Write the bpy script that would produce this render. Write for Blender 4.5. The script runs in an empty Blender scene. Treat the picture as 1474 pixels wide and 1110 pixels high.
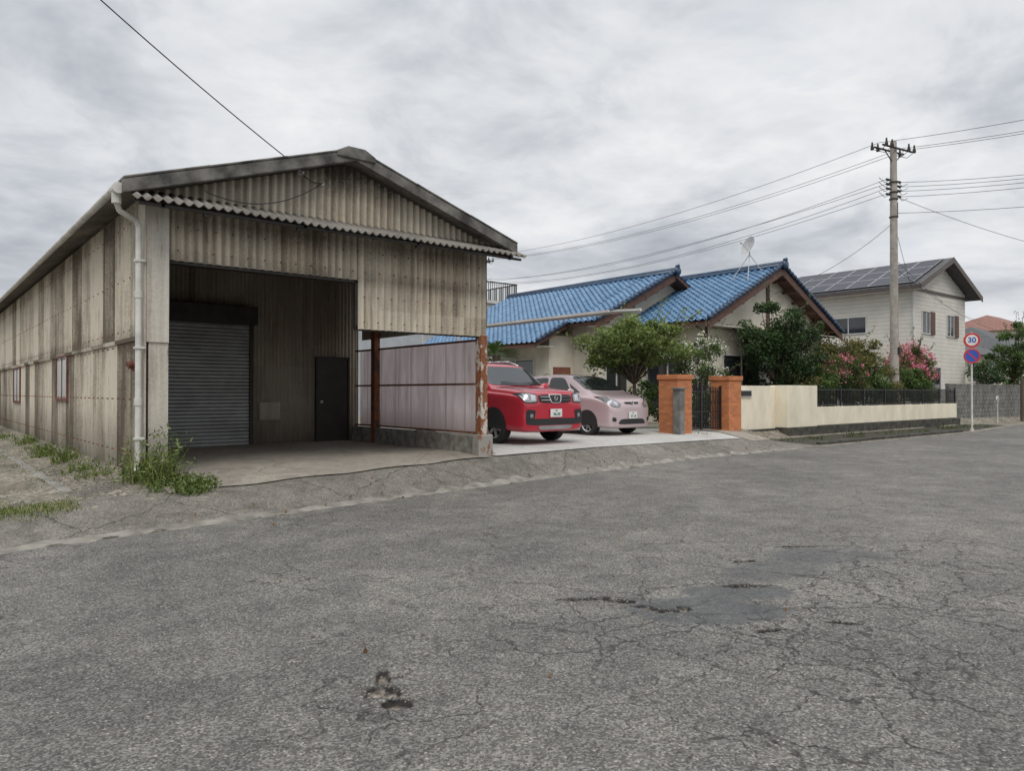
import bpy, math, random
import numpy as np
from mathutils import Vector, noise, Matrix
from mathutils.bvhtree import BVHTree
random.seed(7); RNG=np.random.default_rng(7)
sc=bpy.context.scene
sc.view_settings.view_transform='Standard'
sc.view_settings.look='None'
sc.view_settings.exposure=0
CAMP=(-2.62,-11.08)
def cw(X,Y):   # survey offsets (right, ahead) of the standing point -> site u,v
    return (CAMP[0]+X*.77+Y*.638, CAMP[1]-X*.637+Y*.771)

# ---------------------------------------------------------------- materials
def nd(nt,t,ins=None,**props):
    n=nt.nodes.new(t)
    for k,v in props.items(): setattr(n,k,v)
    for k,v in (ins or {}).items():
        s=n.inputs[k]
        if isinstance(v,bpy.types.NodeSocket): nt.links.new(v,s)
        else:
            if isinstance(v,(tuple,list)) and len(v)==3 and s.type=='RGBA': v=(*v,1)
            s.default_value=v
    return n
def newmat(name):
    m=bpy.data.materials.new(name); m.use_nodes=True
    nt=m.node_tree; b=nt.nodes['Principled BSDF']
    return m,nt,b
def ramp(nt,fac,stops,interp='LINEAR'):
    n=nt.nodes.new('ShaderNodeValToRGB'); nt.links.new(fac,n.inputs[0])
    cr=n.color_ramp; cr.interpolation=interp
    while len(cr.elements)<len(stops): cr.elements.new(.5)
    for e,(p,c) in zip(cr.elements,stops):
        e.position=p
        if not isinstance(c,(tuple,list)): c=(c,c,c)
        e.color=(*c,1)
    return n.outputs[0]
def mathn(nt,op,a,b=0.0,c=0.0,clamp=False):
    n=nt.nodes.new('ShaderNodeMath'); n.operation=op; n.use_clamp=clamp
    for i,v in enumerate((a,b,c)):
        if isinstance(v,bpy.types.NodeSocket): nt.links.new(v,n.inputs[i])
        else: n.inputs[i].default_value=v
    return n.outputs[0]
def mix(nt,fac,a,b,blend='MIX'):
    n=nt.nodes.new('ShaderNodeMix'); n.data_type='RGBA'; n.blend_type=blend
    for k,v in ((0,fac),(6,a),(7,b)):
        if isinstance(v,bpy.types.NodeSocket): nt.links.new(v,n.inputs[k])
        else:
            if isinstance(v,(tuple,list)) and len(v)==3: v=(*v,1)
            n.inputs[k].default_value=v
    return n.outputs[2]
def pos(nt,scale=(1,1,1)):
    g=nt.nodes.new('ShaderNodeNewGeometry')
    if scale==(1,1,1): return g.outputs['Position']
    m=nd(nt,'ShaderNodeVectorMath',{0:g.outputs['Position'],1:scale},operation='MULTIPLY')
    return m.outputs[0]
def noi(nt,vec,scale,detail=3,rough=.55,dist=0):
    return nd(nt,'ShaderNodeTexNoise',{'Vector':vec,'Scale':scale,'Detail':detail,'Roughness':rough,'Distortion':dist}).outputs['Fac']
def mrange(nt,v,a,b,c,d): return nd(nt,'ShaderNodeMapRange',{'Value':v,1:a,2:b,3:c,4:d}).outputs[0]
def bump(nt,b,h,strength=.3,dist=.02):
    n=nd(nt,'ShaderNodeBump',{'Height':h,'Strength':strength,'Distance':dist})
    nt.links.new(n.outputs[0],b.inputs['Normal'])
def simple(name,c1,c2=None,scale=6,rough=.7,metal=0,bmp=0,detail=2,stretch=(1,1,1),coat=0,spec=None):
    m,nt,b=newmat(name)
    if c2 is None: c2=tuple(x*.75 for x in c1)
    f=noi(nt,pos(nt,stretch),scale,detail,.6)
    col=ramp(nt,f,[(.32,c2),(.66,c1)])
    nt.links.new(col,b.inputs['Base Color'])
    b.inputs['Roughness'].default_value=rough; b.inputs['Metallic'].default_value=metal
    b.inputs['Coat Weight'].default_value=coat; b.inputs['Coat Roughness'].default_value=.05
    if spec is not None: b.inputs['Specular IOR Level'].default_value=spec
    if bmp: bump(nt,b,f,bmp,.02)
    return m
def slate(name,light,dark,axis,panelw=.95,zsplit=2.45,stain=.6,rust=.3,pvar=.35,mid=None,valley=None,lower=0,vk=.42,bands=None):
    """weathered corrugated cement sheet; axis 0/1 = direction the sheets run in"""
    m,nt,b=newmat(name)
    P=pos(nt); sp=nd(nt,'ShaderNodeSeparateXYZ',{0:P})
    a=sp.outputs[axis]; z=sp.outputs[2]
    idx=mathn(nt,'FLOOR',mathn(nt,'DIVIDE',a,panelw))
    zi=mathn(nt,'GREATER_THAN',z,zsplit)
    cb=nd(nt,'ShaderNodeCombineXYZ',{0:idx,1:zi,2:3.3})
    wn=nd(nt,'ShaderNodeTexWhiteNoise',{'Vector':cb.outputs[0]},noise_dimensions='3D')
    st=noi(nt,pos(nt,(9,9,.45)),1,4,.65)
    bl=noi(nt,pos(nt,(1,1,.6)),1.3,4,.6)
    fine=noi(nt,P,28,2,.6)
    f=mathn(nt,'ADD',mathn(nt,'MULTIPLY',st,stain),mathn(nt,'MULTIPLY',bl,1-stain))
    f=mathn(nt,'ADD',f,mathn(nt,'MULTIPLY',mathn(nt,'SUBTRACT',fine,.5),.22))
    f=mathn(nt,'ADD',f,mathn(nt,'MULTIPLY',mathn(nt,'SUBTRACT',wn.outputs[0],.5),pvar))
    if lower: f=mathn(nt,'SUBTRACT',f,mathn(nt,'MULTIPLY',mathn(nt,'SUBTRACT',1.0,zi),lower))
    if bands:  # water stains under horizontal laps
        for (z0,h,k) in bands:
            f=mathn(nt,'SUBTRACT',f,mathn(nt,'MULTIPLY',mrange(nt,mathn(nt,'ABSOLUTE',mathn(nt,'SUBTRACT',z,z0)),0,h,1,0),mathn(nt,'MULTIPLY',st,k)))
    mid=mid or tuple((x*.6+y*.4) for x,y in zip(light,dark))
    col=ramp(nt,f,[(.26,dark),(.44,mid),(.60,light)])
    col=mix(nt,mathn(nt,'MULTIPLY',wn.outputs[0],.45),col,mix(nt,1.0,col,(.86,.95,1.04),'MULTIPLY'))
    if valley:   # rib shade painted into the trough colour for contrast
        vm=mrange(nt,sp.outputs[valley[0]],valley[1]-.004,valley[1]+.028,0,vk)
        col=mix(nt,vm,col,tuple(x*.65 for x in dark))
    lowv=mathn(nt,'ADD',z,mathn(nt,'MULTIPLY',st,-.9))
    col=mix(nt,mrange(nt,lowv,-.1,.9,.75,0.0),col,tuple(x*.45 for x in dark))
    r=noi(nt,pos(nt,(7,7,.8)),1.1,4,.7)
    col=mix(nt,mrange(nt,r,.59,.70,0,rust),col,(.19,.095,.05))
    nt.links.new(col,b.inputs['Base Color']); b.inputs['Roughness'].default_value=.9
    b.inputs['Specular IOR Level'].default_value=.2
    return m
def rusty(name,paint,amt=.5):
    m,nt,b=newmat(name)
    f=noi(nt,pos(nt,(1,1,.5)),7,4,.7); g=noi(nt,pos(nt),30,2,.6)
    r=ramp(nt,g,[(.3,(.12,.04,.016)),(.7,(.34,.13,.055))])
    k=mrange(nt,f,.62-amt*.25,.68-amt*.25,0,1)
    nt.links.new(mix(nt,k,paint,r),b.inputs['Base Color']); b.inputs['Roughness'].default_value=.8
    return m
def leafmat(name,stops,rough=.55):
    m,nt,b=newmat(name)
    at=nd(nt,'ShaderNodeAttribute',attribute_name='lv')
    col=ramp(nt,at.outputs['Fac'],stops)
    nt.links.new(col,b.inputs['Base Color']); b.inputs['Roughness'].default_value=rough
    b.inputs['Specular IOR Level'].default_value=.3
    tr=nd(nt,'ShaderNodeBsdfTranslucent',{'Color':mix(nt,1.0,col,(1.3,1.5,.6),'MULTIPLY')})
    ms=nd(nt,'ShaderNodeMixShader',{0:.22,1:b.outputs[0],2:tr.outputs[0]})
    nt.links.new(ms.outputs[0],nt.nodes['Material Output'].inputs[0])
    return m
def grey(nt,v): return nd(nt,'ShaderNodeCombineColor',{0:v,1:v,2:v}).outputs[0]
def warp(nt,P,scale,amt,detail=4.0):
    dn=nd(nt,'ShaderNodeTexNoise',{'Vector':P,'Scale':scale,'Detail':detail,'Roughness':.65})
    off=nd(nt,'ShaderNodeVectorMath',{0:nd(nt,'ShaderNodeVectorMath',{0:dn.outputs['Color'],1:(.5,.5,.5)},operation='SUBTRACT').outputs[0],1:(amt,amt,.0)},operation='MULTIPLY')
    return nd(nt,'ShaderNodeVectorMath',{0:P,1:off.outputs[0]},operation='ADD').outputs[0]
def cracks(nt,Pd,scale,w):
    """w = full half-width in metres of the crack incl. soft edge"""
    v=nd(nt,'ShaderNodeTexVoronoi',{'Vector':Pd,'Scale':scale},feature='DISTANCE_TO_EDGE',voronoi_dimensions='2D')
    return mathn(nt,'MINIMUM',mrange(nt,v.outputs['Distance'],0,w*scale,2.0,0),1.0)

def road_material():
    m,nt,b=newmat('road_asphalt')
    P=pos(nt)
    dmg=nd(nt,'ShaderNodeAttribute',attribute_name='dmg').outputs['Fac']
    pat=nd(nt,'ShaderNodeAttribute',attribute_name='patch').outputs['Fac']
    hol=nd(nt,'ShaderNodeAttribute',attribute_name='hole').outputs['Fac']
    big=noi(nt,P,.33,4,.6); med=noi(nt,P,2.2,4,.65); sm=noi(nt,P,14,3,.65)
    vor=nd(nt,'ShaderNodeTexVoronoi',{'Vector':P,'Scale':88.0,'Randomness':1.0})
    stone=nd(nt,'ShaderNodeSeparateColor',{0:vor.outputs['Color']}).outputs[0]
    v2=nd(nt,'ShaderNodeTexVoronoi',{'Vector':P,'Scale':42.0})
    st2=nd(nt,'ShaderNodeSeparateColor',{0:v2.outputs['Color']}).outputs[0]
    f=mathn(nt,'ADD',mathn(nt,'MULTIPLY',big,.5),mathn(nt,'MULTIPLY',med,.5))
    base=ramp(nt,f,[(.37,(.108,.103,.096)),(.5,(.152,.145,.133)),(.63,(.212,.201,.180))])
    sp=mathn(nt,'POWER',stone,1.6)
    base=mix(nt,1.0,base,grey(nt,mrange(nt,sp,0,1,.52,1.70)),'MULTIPLY')
    lite=mrange(nt,st2,.86,.95,0,.75)
    near=mathn(nt,'LESS_THAN',v2.outputs['Distance'],.30)
    base=mix(nt,mathn(nt,'MULTIPLY',lite,near),base,(.42,.39,.34))
    base=mix(nt,mrange(nt,sm,.30,.44,.45,0),base,(.05,.048,.046))
    pn=ramp(nt,mathn(nt,'ADD',mathn(nt,'MULTIPLY',med,.5),mathn(nt,'MULTIPLY',sm,.5)),[(.36,(.070,.072,.074)),(.64,(.118,.119,.118))])
    pn=mix(nt,1.0,pn,grey(nt,mrange(nt,stone,0,1,.80,1.2)),'MULTIPLY')
    base=mix(nt,mathn(nt,'MULTIPLY',pat,.92),base,pn)
    Pd=warp(nt,P,3.0,.42)
    c1=cracks(nt,Pd,.62,.016); c2=cracks(nt,Pd,1.9,.014); c3=cracks(nt,Pd,5.2,.010)
    ln=noi(nt,P,.42,5,.62)      # long meandering cracks
    c4=mathn(nt,'MINIMUM',mrange(nt,mathn(nt,'ABSOLUTE',mathn(nt,'SUBTRACT',ln,.5)),0,.0042,2.0,0),1.0)
    wob=mrange(nt,sm,.36,.56,.30,1.0)
    gm=mrange(nt,big,.44,.55,.0,.75)
    m1=mathn(nt,'MAXIMUM',gm,mathn(nt,'MULTIPLY',dmg,1.8),clamp=True)
    m2=mrange(nt,mathn(nt,'ADD',dmg,mathn(nt,'MULTIPLY',med,.6)),.52,.78,0,1)
    m3=mrange(nt,mathn(nt,'ADD',dmg,mathn(nt,'MULTIPLY',med,.7)),.88,1.15,0,.95)
    m4=mrange(nt,med,.40,.52,.1,.8)
    k=mathn(nt,'MAXIMUM',mathn(nt,'MULTIPLY',c1,m1),mathn(nt,'MAXIMUM',mathn(nt,'MULTIPLY',c2,m2),mathn(nt,'MAXIMUM',mathn(nt,'MULTIPLY',c3,m3),mathn(nt,'MULTIPLY',c4,m4))),clamp=True)
    k=mathn(nt,'MULTIPLY',k,wob)
    base=mix(nt,mathn(nt,'MULTIPLY',k,.85),base,(.024,.022,.020))
    hc=ramp(nt,noi(nt,P,22,3,.7),[(.36,(.08,.07,.06)),(.5,(.20,.175,.145)),(.64,(.36,.31,.255))])
    base=mix(nt,mrange(nt,hol,.35,.6,0,1),base,hc)
    hr=mathn(nt,'MULTIPLY',mathn(nt,'MULTIPLY',hol,mathn(nt,'SUBTRACT',1.0,hol)),mrange(nt,sm,.35,.55,1.5,5.0),clamp=True)
    base=mix(nt,mathn(nt,'MULTIPLY',hr,.95),base,(.018,.016,.015))  # step shade along the broken rims, painted into the colour
    nt.links.new(base,b.inputs['Base Color'])
    b.inputs['Roughness'].default_value=.85; b.inputs['Specular IOR Level'].default_value=.3
    h=mathn(nt,'ADD',mathn(nt,'MULTIPLY',vor.outputs['Distance'],-1.0),sm)
    bump(nt,b,h,.6,.007)
    return m
def apron_material(name,lo,hi,crk=.7,stonescale=80,sv=(.7,1.25),stain=None):
    m,nt,b=newmat(name); P=pos(nt)
    big=noi(nt,P,.8,4,.65); med=noi(nt,P,5,3,.7)
    vor=nd(nt,'ShaderNodeTexVoronoi',{'Vector':P,'Scale':float(stonescale)})
    stone=nd(nt,'ShaderNodeSeparateColor',{0:vor.outputs['Color']}).outputs[0]
    f=mathn(nt,'ADD',mathn(nt,'MULTIPLY',big,.6),mathn(nt,'MULTIPLY',med,.4))
    base=ramp(nt,f,[(.36,lo),(.64,hi)])
    base=mix(nt,1.0,base,grey(nt,mrange(nt,stone,0,1,*sv)),'MULTIPLY')
    if stain:
        base=mix(nt,mrange(nt,noi(nt,P,1.6,3,.7,.6),.52,.68,0,.6),base,stain)
    if crk:
        k=cracks(nt,warp(nt,P,3.0,.3,3.0),.6,.014)
        base=mix(nt,mathn(nt,'MULTIPLY',k,crk),base,(.03,.028,.025))
    nt.links.new(base,b.inputs['Base Color']); b.inputs['Roughness'].default_value=.9
    bump(nt,b,mathn(nt,'ADD',med,mathn(nt,'MULTIPLY',vor.outputs['Distance'],-.5)),.4,.008)
    return m
M={}
M['road']=road_material()
M['apron']=apron_material('old_asphalt',(.120,.110,.094),(.225,.207,.176),.7,70,(.55,1.45),(.07,.065,.055))
M['conc']=apron_material('floor_concrete',(.25,.225,.19),(.39,.355,.30),.35,140,stain=(.17,.15,.125))
M['drive']=apron_material('driveway_concrete',(.40,.395,.375),(.53,.52,.49),.2,160,stain=(.34,.33,.31))
M['dirt']=apron_material('dirt_gravel',(.12,.105,.075),(.30,.27,.22),.0,26,(.4,1.6),(.07,.065,.04))
M['soil']=simple('dark_soil',(.06,.055,.035),(.018,.018,.012),9,.95,bmp=.6)
M['gutterstrip']=simple('worn_gutter_concrete',(.29,.27,.235),(.15,.14,.12),4,.9,bmp=.3)
M['kerb']=simple('kerb_concrete',(.32,.305,.28),(.15,.14,.12),6,.9,bmp=.3)
M['stone']=simple('pebbles',(.30,.28,.25),(.12,.11,.10),30,.9)
M['dkerb']=simple('mossy_concrete',(.085,.08,.065),(.022,.022,.019),4,.95,bmp=.4)
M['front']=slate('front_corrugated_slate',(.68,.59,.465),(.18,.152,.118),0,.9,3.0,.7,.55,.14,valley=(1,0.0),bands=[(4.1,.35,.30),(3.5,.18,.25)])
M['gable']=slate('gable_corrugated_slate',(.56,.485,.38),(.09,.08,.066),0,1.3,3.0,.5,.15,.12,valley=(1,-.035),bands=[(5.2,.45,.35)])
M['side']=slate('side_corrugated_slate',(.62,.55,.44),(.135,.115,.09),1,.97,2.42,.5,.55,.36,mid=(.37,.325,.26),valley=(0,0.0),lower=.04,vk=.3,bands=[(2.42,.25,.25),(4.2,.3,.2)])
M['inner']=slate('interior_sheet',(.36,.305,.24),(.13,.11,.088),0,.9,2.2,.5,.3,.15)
M['roofslate']=slate('roof_corrugated_slate',(.24,.22,.195),(.065,.06,.053),0,50,99,.4,.0,.0)
M['rake']=simple('rake_flashing_cement',(.21,.20,.18),(.045,.043,.04),3.0,.95,bmp=.4,detail=4)
M['cornerpanel']=slate('corner_cement_board',(.62,.57,.49),(.28,.25,.21),0,50,2.3,.6,1.0,.2)
M['white']=simple('white_paint',(.74,.73,.70),(.6,.59,.56),4,.5)
M['pipe']=simple('pvc_pipe',(.66,.65,.61),(.46,.45,.41),3,.45)
M['rustpost']=rusty('rusty_white_steel',(.54,.50,.44),.78)
M['rust']=rusty('rusty_dark_steel',(.10,.06,.045),.7)
M['steel']=simple('dark_steel',(.04,.035,.03),(.02,.018,.015),5,.6)
M['shutter']=simple('shutter_steel',(.38,.39,.39),(.28,.285,.28),2,.45,metal=.3)
M['door']=simple('dark_door',(.045,.04,.036),(.03,.027,.025),4,.4)
M['redframe']=simple('red_brown_frame',(.20,.07,.045),(.09,.035,.025),8,.7)
M['glass']=simple('window_glass',(.03,.035,.04),(.02,.022,.025),1,.06,spec=.8)
M['glassl']=simple('frosted_glass',(.50,.52,.50),(.42,.43,.41),3,.35)
m,nt,b=newmat('translucent_panel')
f=noi(nt,pos(nt,(6,6,.7)),1.2,4,.6)
pc=ramp(nt,f,[(.3,(.50,.43,.42)),(.7,(.78,.72,.71))])
spx=nd(nt,'ShaderNodeSeparateXYZ',{0:pos(nt)})
lap=mathn(nt,'LESS_THAN',mathn(nt,'FRACT',mathn(nt,'DIVIDE',spx.outputs[1],.66)),.09)
pc=mix(nt,mathn(nt,'MULTIPLY',lap,.45),pc,(.30,.25,.235))
pc=mix(nt,mrange(nt,mathn(nt,'ADD',spx.outputs[2],mathn(nt,'MULTIPLY',f,-.5)),.5,1.0,.6,0),pc,(.20,.15,.12))
nt.links.new(pc,b.inputs['Base Color']); b.inputs['Roughness'].default_value=.5
tr=nd(nt,'ShaderNodeBsdfTranslucent',{'Color':pc})
ms=nd(nt,'ShaderNodeMixShader',{0:.6,1:b.outputs[0],2:tr.outputs[0]})
nt.links.new(ms.outputs[0],nt.nodes['Material Output'].inputs[0]); M['trans']=m
M['bluetile']=simple('blue_glazed_tile',(.130,.245,.385),(.050,.130,.245),2.6,.30,spec=.6,detail=5)
M['navytile']=simple('navy_ridge_tile',(.045,.085,.15),(.022,.045,.09),4,.35)
M['cream']=simple('cream_stucco',(.72,.68,.58),(.58,.54,.46),1.5,.9)
M['creamwall']=simple('garden_wall_stucco',(.82,.75,.60),(.66,.60,.47),1.8,.9,stretch=(1,1,.5),detail=4)
M['brown']=simple('brown_wood',(.13,.065,.045),(.07,.035,.025),6,.6)
M['alu']=simple('aluminium',(.62,.62,.60),(.5,.5,.48),2,.4)
M['black']=simple('black_metal',(.02,.02,.02),(.012,.012,.012),4,.45)
M['siding_l']=simple('soffit_white',(.64,.62,.57),None,2,.7)
m,nt,b=newmat('pale_siding')
sp=nd(nt,'ShaderNodeSeparateXYZ',{0:pos(nt)})
fr=mathn(nt,'FRACT',mathn(nt,'MULTIPLY',sp.outputs[2],4.5))
g=mathn(nt,'LESS_THAN',fr,.10)
n1=noi(nt,pos(nt),1.5,3,.6)
nt.links.new(mix(nt,mathn(nt,'MULTIPLY',g,.6),ramp(nt,n1,[(.3,(.58,.56,.50)),(.7,(.68,.65,.59))]),(.24,.225,.2)),b.inputs['Base Color'])
b.inputs['Roughness'].default_value=.8; M['siding']=m
M['dkroof']=simple('dark_slate_roof',(.085,.085,.09),(.05,.05,.052),5,.6)
M['solar']=simple('solar_panel',(.045,.045,.060),(.032,.033,.046),1,.45,spec=.35)
M['solarframe']=simple('panel_frame',(.36,.36,.37),None,3,.4)
M['greyblock']=simple('grey_block',(.22,.215,.20),(.11,.108,.10),3,.95,bmp=.2)
M['polec']=simple('pole_concrete',(.40,.365,.32),(.27,.245,.21),3,.9)
M['ins']=simple('porcelain',(.55,.54,.5),(.35,.34,.32),10,.3)
M['wire']=simple('wire_black',(.02,.02,.022),None,3,.6)
M['bark']=simple('bark',(.13,.10,.075),(.05,.04,.03),14,.95)
m,nt,b=newmat('orange_brick')
mp=nd(nt,'ShaderNodeSeparateXYZ',{0:pos(nt)})
cbv=nd(nt,'ShaderNodeCombineXYZ',{0:mathn(nt,'ADD',mp.outputs[0],mp.outputs[1]),1:mp.outputs[2],2:0.0})
br=nd(nt,'ShaderNodeTexBrick',{'Vector':cbv.outputs[0],'Color1':(.62,.20,.06,1),'Color2':(.44,.13,.045,1),'Mortar':(.30,.20,.13,1),'Scale':1.0,'Mortar Size':.010,'Brick Width':.22,'Row Height':.085})
nt.links.new(br.outputs[0],b.inputs['Base Color']); b.inputs['Roughness'].default_value=.8
bump(nt,b,br.outputs['Fac'],-.4,.01); M['brick']=m
M['leaf_dark']=leafmat('dark_leaves',[(0,(.012,.024,.010)),(.5,(.034,.064,.022)),(1,(.085,.14,.045))])
M['leaf']=leafmat('green_leaves',[(0,(.016,.030,.011)),(.5,(.055,.095,.027)),(1,(.14,.21,.06))])
M['leaf_l']=leafmat('light_leaves',[(0,(.05,.07,.022)),(.5,(.13,.18,.055)),(1,(.26,.31,.11))])
M['leaf_b']=leafmat('bronze_leaves',[(0,(.035,.034,.014)),(.5,(.11,.115,.038)),(1,(.23,.18,.07))])
M['pink']=leafmat('pink_flowers',[(0,(.50,.09,.19)),(1,(.85,.32,.46))])
M['whitefl']=leafmat('white_flowers',[(0,(.6,.55,.52)),(1,(.85,.83,.80))])
M['grass']=leafmat('grass_blades',[(0,(.04,.07,.015)),(.6,(.13,.18,.04)),(1,(.30,.28,.10))])
M['dgrass']=leafmat('dark_grass',[(0,(.02,.035,.01)),(.6,(.06,.09,.022)),(1,(.16,.16,.06))])
def carpaint(name,c,metal=.0):
    m,nt,b=newmat(name)
    f=noi(nt,pos(nt),1.2,2,.5)
    nt.links.new(ramp(nt,f,[(.3,tuple(x*.92 for x in c)),(.7,c)]),b.inputs['Base Color'])
    b.inputs['Roughness'].default_value=.35; b.inputs['Metallic'].default_value=metal
    b.inputs['Coat Weight'].default_value=1; b.inputs['Coat Roughness'].default_value=.04
    return m
M['red']=carpaint('red_car_paint',(.48,.010,.030),.1)
M['pinkp']=carpaint('pink_car_paint',(.60,.475,.49),.35)
M['cglass']=simple('car_glass',(.02,.023,.025),(.015,.017,.018),1,.04,spec=.9)
M['tyre']=simple('tyre_rubber',(.022,.022,.022),(.015,.015,.015),8,.85)
M['rim']=simple('alloy_rim',(.50,.50,.51),(.40,.40,.41),5,.3,metal=.8)
M['chrome']=simple('chrome',(.72,.72,.72),None,3,.12,metal=1)
M['lamp']=simple('headlamp_glass',(.42,.44,.46),(.20,.21,.22),20,.08,metal=.4,coat=1)
M['reflector']=simple('lamp_reflector',(.80,.80,.82),(.5,.5,.52),30,.1,metal=.7,coat=1)
M['plastic']=simple('black_plastic',(.02,.02,.021),None,3,.55)
M['plate']=simple('plate_white',(.75,.75,.73),None,2,.4)
M['plategreen']=simple('plate_green',(.03,.16,.08),None,2,.5)
M['signred']=simple('sign_red',(.55,.03,.03),(.48,.025,.025),2,.4)
M['signblue']=simple('sign_blue',(.02,.10,.45),(.02,.08,.38),2,.4)

# ---------------------------------------------------------------- mesh helpers
def empty(name,loc=(0,0,0),rz=0,s=1):
    e=bpy.data.objects.new(name,None); sc.collection.objects.link(e)
    e.location=loc; e.rotation_euler=(0,0,rz); e.scale=(s,s,s); e.empty_display_size=.3; return e
def mobj(name,v,f,mats,parent=None,smooth=False,midx=None):
    me=bpy.data.meshes.new(name); me.from_pydata([tuple(map(float,p)) for p in v],[],[tuple(map(int,q)) for q in f])
    if not isinstance(mats,(list,tuple)): mats=[mats]
    for m in mats: me.materials.append(m)
    if midx is not None: me.polygons.foreach_set('material_index',midx)
    if smooth: me.polygons.foreach_set('use_smooth',[True]*len(me.polygons))
    me.update(); o=bpy.data.objects.new(name,me); sc.collection.objects.link(o)
    if parent: o.parent=parent
    return o
class MB:
    def __init__(s): s.v=[];s.f=[];s.m=[]
    def add(s,v,f,m=0):
        k=len(s.v); s.v+=list(v); s.f+=[tuple(i+k for i in q) for q in f]; s.m+=[m]*len(f)
    def box(s,a,b,m=0):
        x0,y0,z0=a;x1,y1,z1=b
        v=[(x0,y0,z0),(x1,y0,z0),(x1,y1,z0),(x0,y1,z0),(x0,y0,z1),(x1,y0,z1),(x1,y1,z1),(x0,y1,z1)]
        s.add(v,[(0,3,2,1),(4,5,6,7),(0,1,5,4),(1,2,6,5),(2,3,7,6),(3,0,4,7)],m)
    def prism(s,poly,d,m=0):
        d=Vector(d); n=len(poly); v=[Vector(p) for p in poly]; v+= [p+d for p in v]
        s.add([tuple(p) for p in v],[tuple(range(n-1,-1,-1)),tuple(range(n,2*n))]+[(i,(i+1)%n,n+(i+1)%n,n+i) for i in range(n)],m)
    def cyl(s,p,q,r,r2=None,n=12,m=0,cap=True):
        p=Vector(p);q=Vector(q); r2=r if r2 is None else r2
        d=(q-p).normalized(); a=d.orthogonal().normalized(); b=d.cross(a)
        v=[]
        for c,rr in((p,r),(q,r2)):
            for i in range(n):
                t=2*math.pi*i/n; v.append(tuple(c+a*math.cos(t)*rr+b*math.sin(t)*rr))
        f=[(i,(i+1)%n,n+(i+1)%n,n+i) for i in range(n)]
        if cap: f+=[tuple(range(n-1,-1,-1)),tuple(range(n,2*n))]
        s.add(v,f,m)
    def tube(s,pts,r,n=8,m=0):
        for i in range(len(pts)-1):
            rr=r if not isinstance(r,(list,tuple)) else r[i]; r2=r if not isinstance(r,(list,tuple)) else r[i+1]
            s.cyl(pts[i],pts[i+1],rr,r2,n,m)
    def obj(s,name,mats,parent=None,smooth=False,bevel=0):
        o=mobj(name,s.v,s.f,mats,parent,smooth,s.m)
        if bevel:
            md=o.modifiers.new('b','BEVEL'); md.width=bevel; md.segments=2; md.limit_method='ANGLE'
        return o
def box(name,a,b,mat,parent=None,bevel=0):
    k=MB(); k.box(a,b); return k.obj(name,[mat],parent,False,bevel)
def grid(name,A,mat,parent=None,smooth=True):
    n,m_,_=A.shape
    idx=np.arange(n*m_).reshape(n,m_)
    f=np.stack([idx[:-1,:-1],idx[1:,:-1],idx[1:,1:],idx[:-1,1:]],-1).reshape(-1,4)
    return mobj(name,A.reshape(-1,3),f,mat,parent,smooth)
def corr(name,o,d,nrm,L,zb,zt,mat,parent=None,pitch=.13,amp=.028,rows=2):
    n=int(L/pitch*8)+1
    s=np.linspace(0,L,n); w=np.cos(s/pitch*2*math.pi)*amp
    A=np.zeros((n,rows,3))
    for j in range(rows):
        t=j/(rows-1)
        A[:,j,0]=o[0]+d[0]*s+nrm[0]*w; A[:,j,1]=o[1]+d[1]*s+nrm[1]*w
        A[:,j,2]=np.array([zb(q)*(1-t)+zt(q)*t for q in s])
    return grid(name,A,mat,parent)
C=lambda k:(lambda q:k)
def interp(keys,x):
    return float(np.interp(x,[k[0] for k in keys],[k[1] for k in keys]))

# ---------------------------------------------------------------- ground
RK=[(-80,-13),(-1.9,-2.23),(5,-1.2),(12,-.3),(31,-.2),(39,.7),(60,1.3),(400,4)]
EK=[(-80,-11),(-2,-1.2),(.2,-.9),(5.6,-.25),(14.5,.7),(17.3,1.2),(18.6,2.1),(36,2.1),(60,2.8),(400,6)]
ZK=[(-80,.15),(-2,.16),(.2,.28),(5.6,.38),(9,.38),(14.5,.30),(17.3,.22),(18.6,.06),(36,.05),(400,.1)]
def G(u,v):
    r=interp(RK,u); e=interp(EK,u); ze=interp(ZK,u); lvl=interp([(-1.2,.2),(-.05,.40)],u) if u<0 else .42
    if v<=r: return 0
    if v<e: return ze*(v-r)/(e-r)
    return ze+(lvl-ze)*min(1,(v-e)/(.9 if u<18 else .35))
def sheet(name,us,v0,v1,nv,off,mat,off0=None):
    A=np.zeros((len(us),nv,3))
    for i,u in enumerate(us):
        a,b=v0(u),v1(u)
        for j in range(nv):
            v=a+(b-a)*(j/(nv-1)); A[i,j]=(u,v,G(u,v)+(off0 if (off0 is not None and j==0) else off))
    return grid(name,A,mat)
us=np.concatenate([[-300,-120],np.arange(-80,-10,5),np.arange(-10,45,.5),np.arange(45,120,8),[200,400]])
def gsheet():
    tv=[0,.15,.3,.5,.75,1.0,1.3,1.7,2.1,2.5,3,3.5,4,5,7,12,30,80,400]
    A=np.zeros((len(us),len(tv),3))
    for i,u in enumerate(us):
        r=interp(RK,u)
        for j,t in enumerate(tv):
            v=r+t; A[i,j]=(u,v,G(u,v)+.004)
    grid('ground',A,M['dirt'])
gsheet()
RR=lambda u:interp(RK,u); EE=lambda u:interp(EK,u)
wv=lambda u,s,a:a*noise.noise(Vector((u*s,3.1,0)))
sheet('asphalt_apron',np.concatenate([np.arange(-60,-6,3),np.arange(-6,18.4,.15)]),lambda u:RR(u)+.02+wv(u,3,.04),lambda u:(EE(u)+.45 if u>-.2 else EE(u)+.25+wv(u,2,.5)),9,.009,M['apron'])
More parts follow.
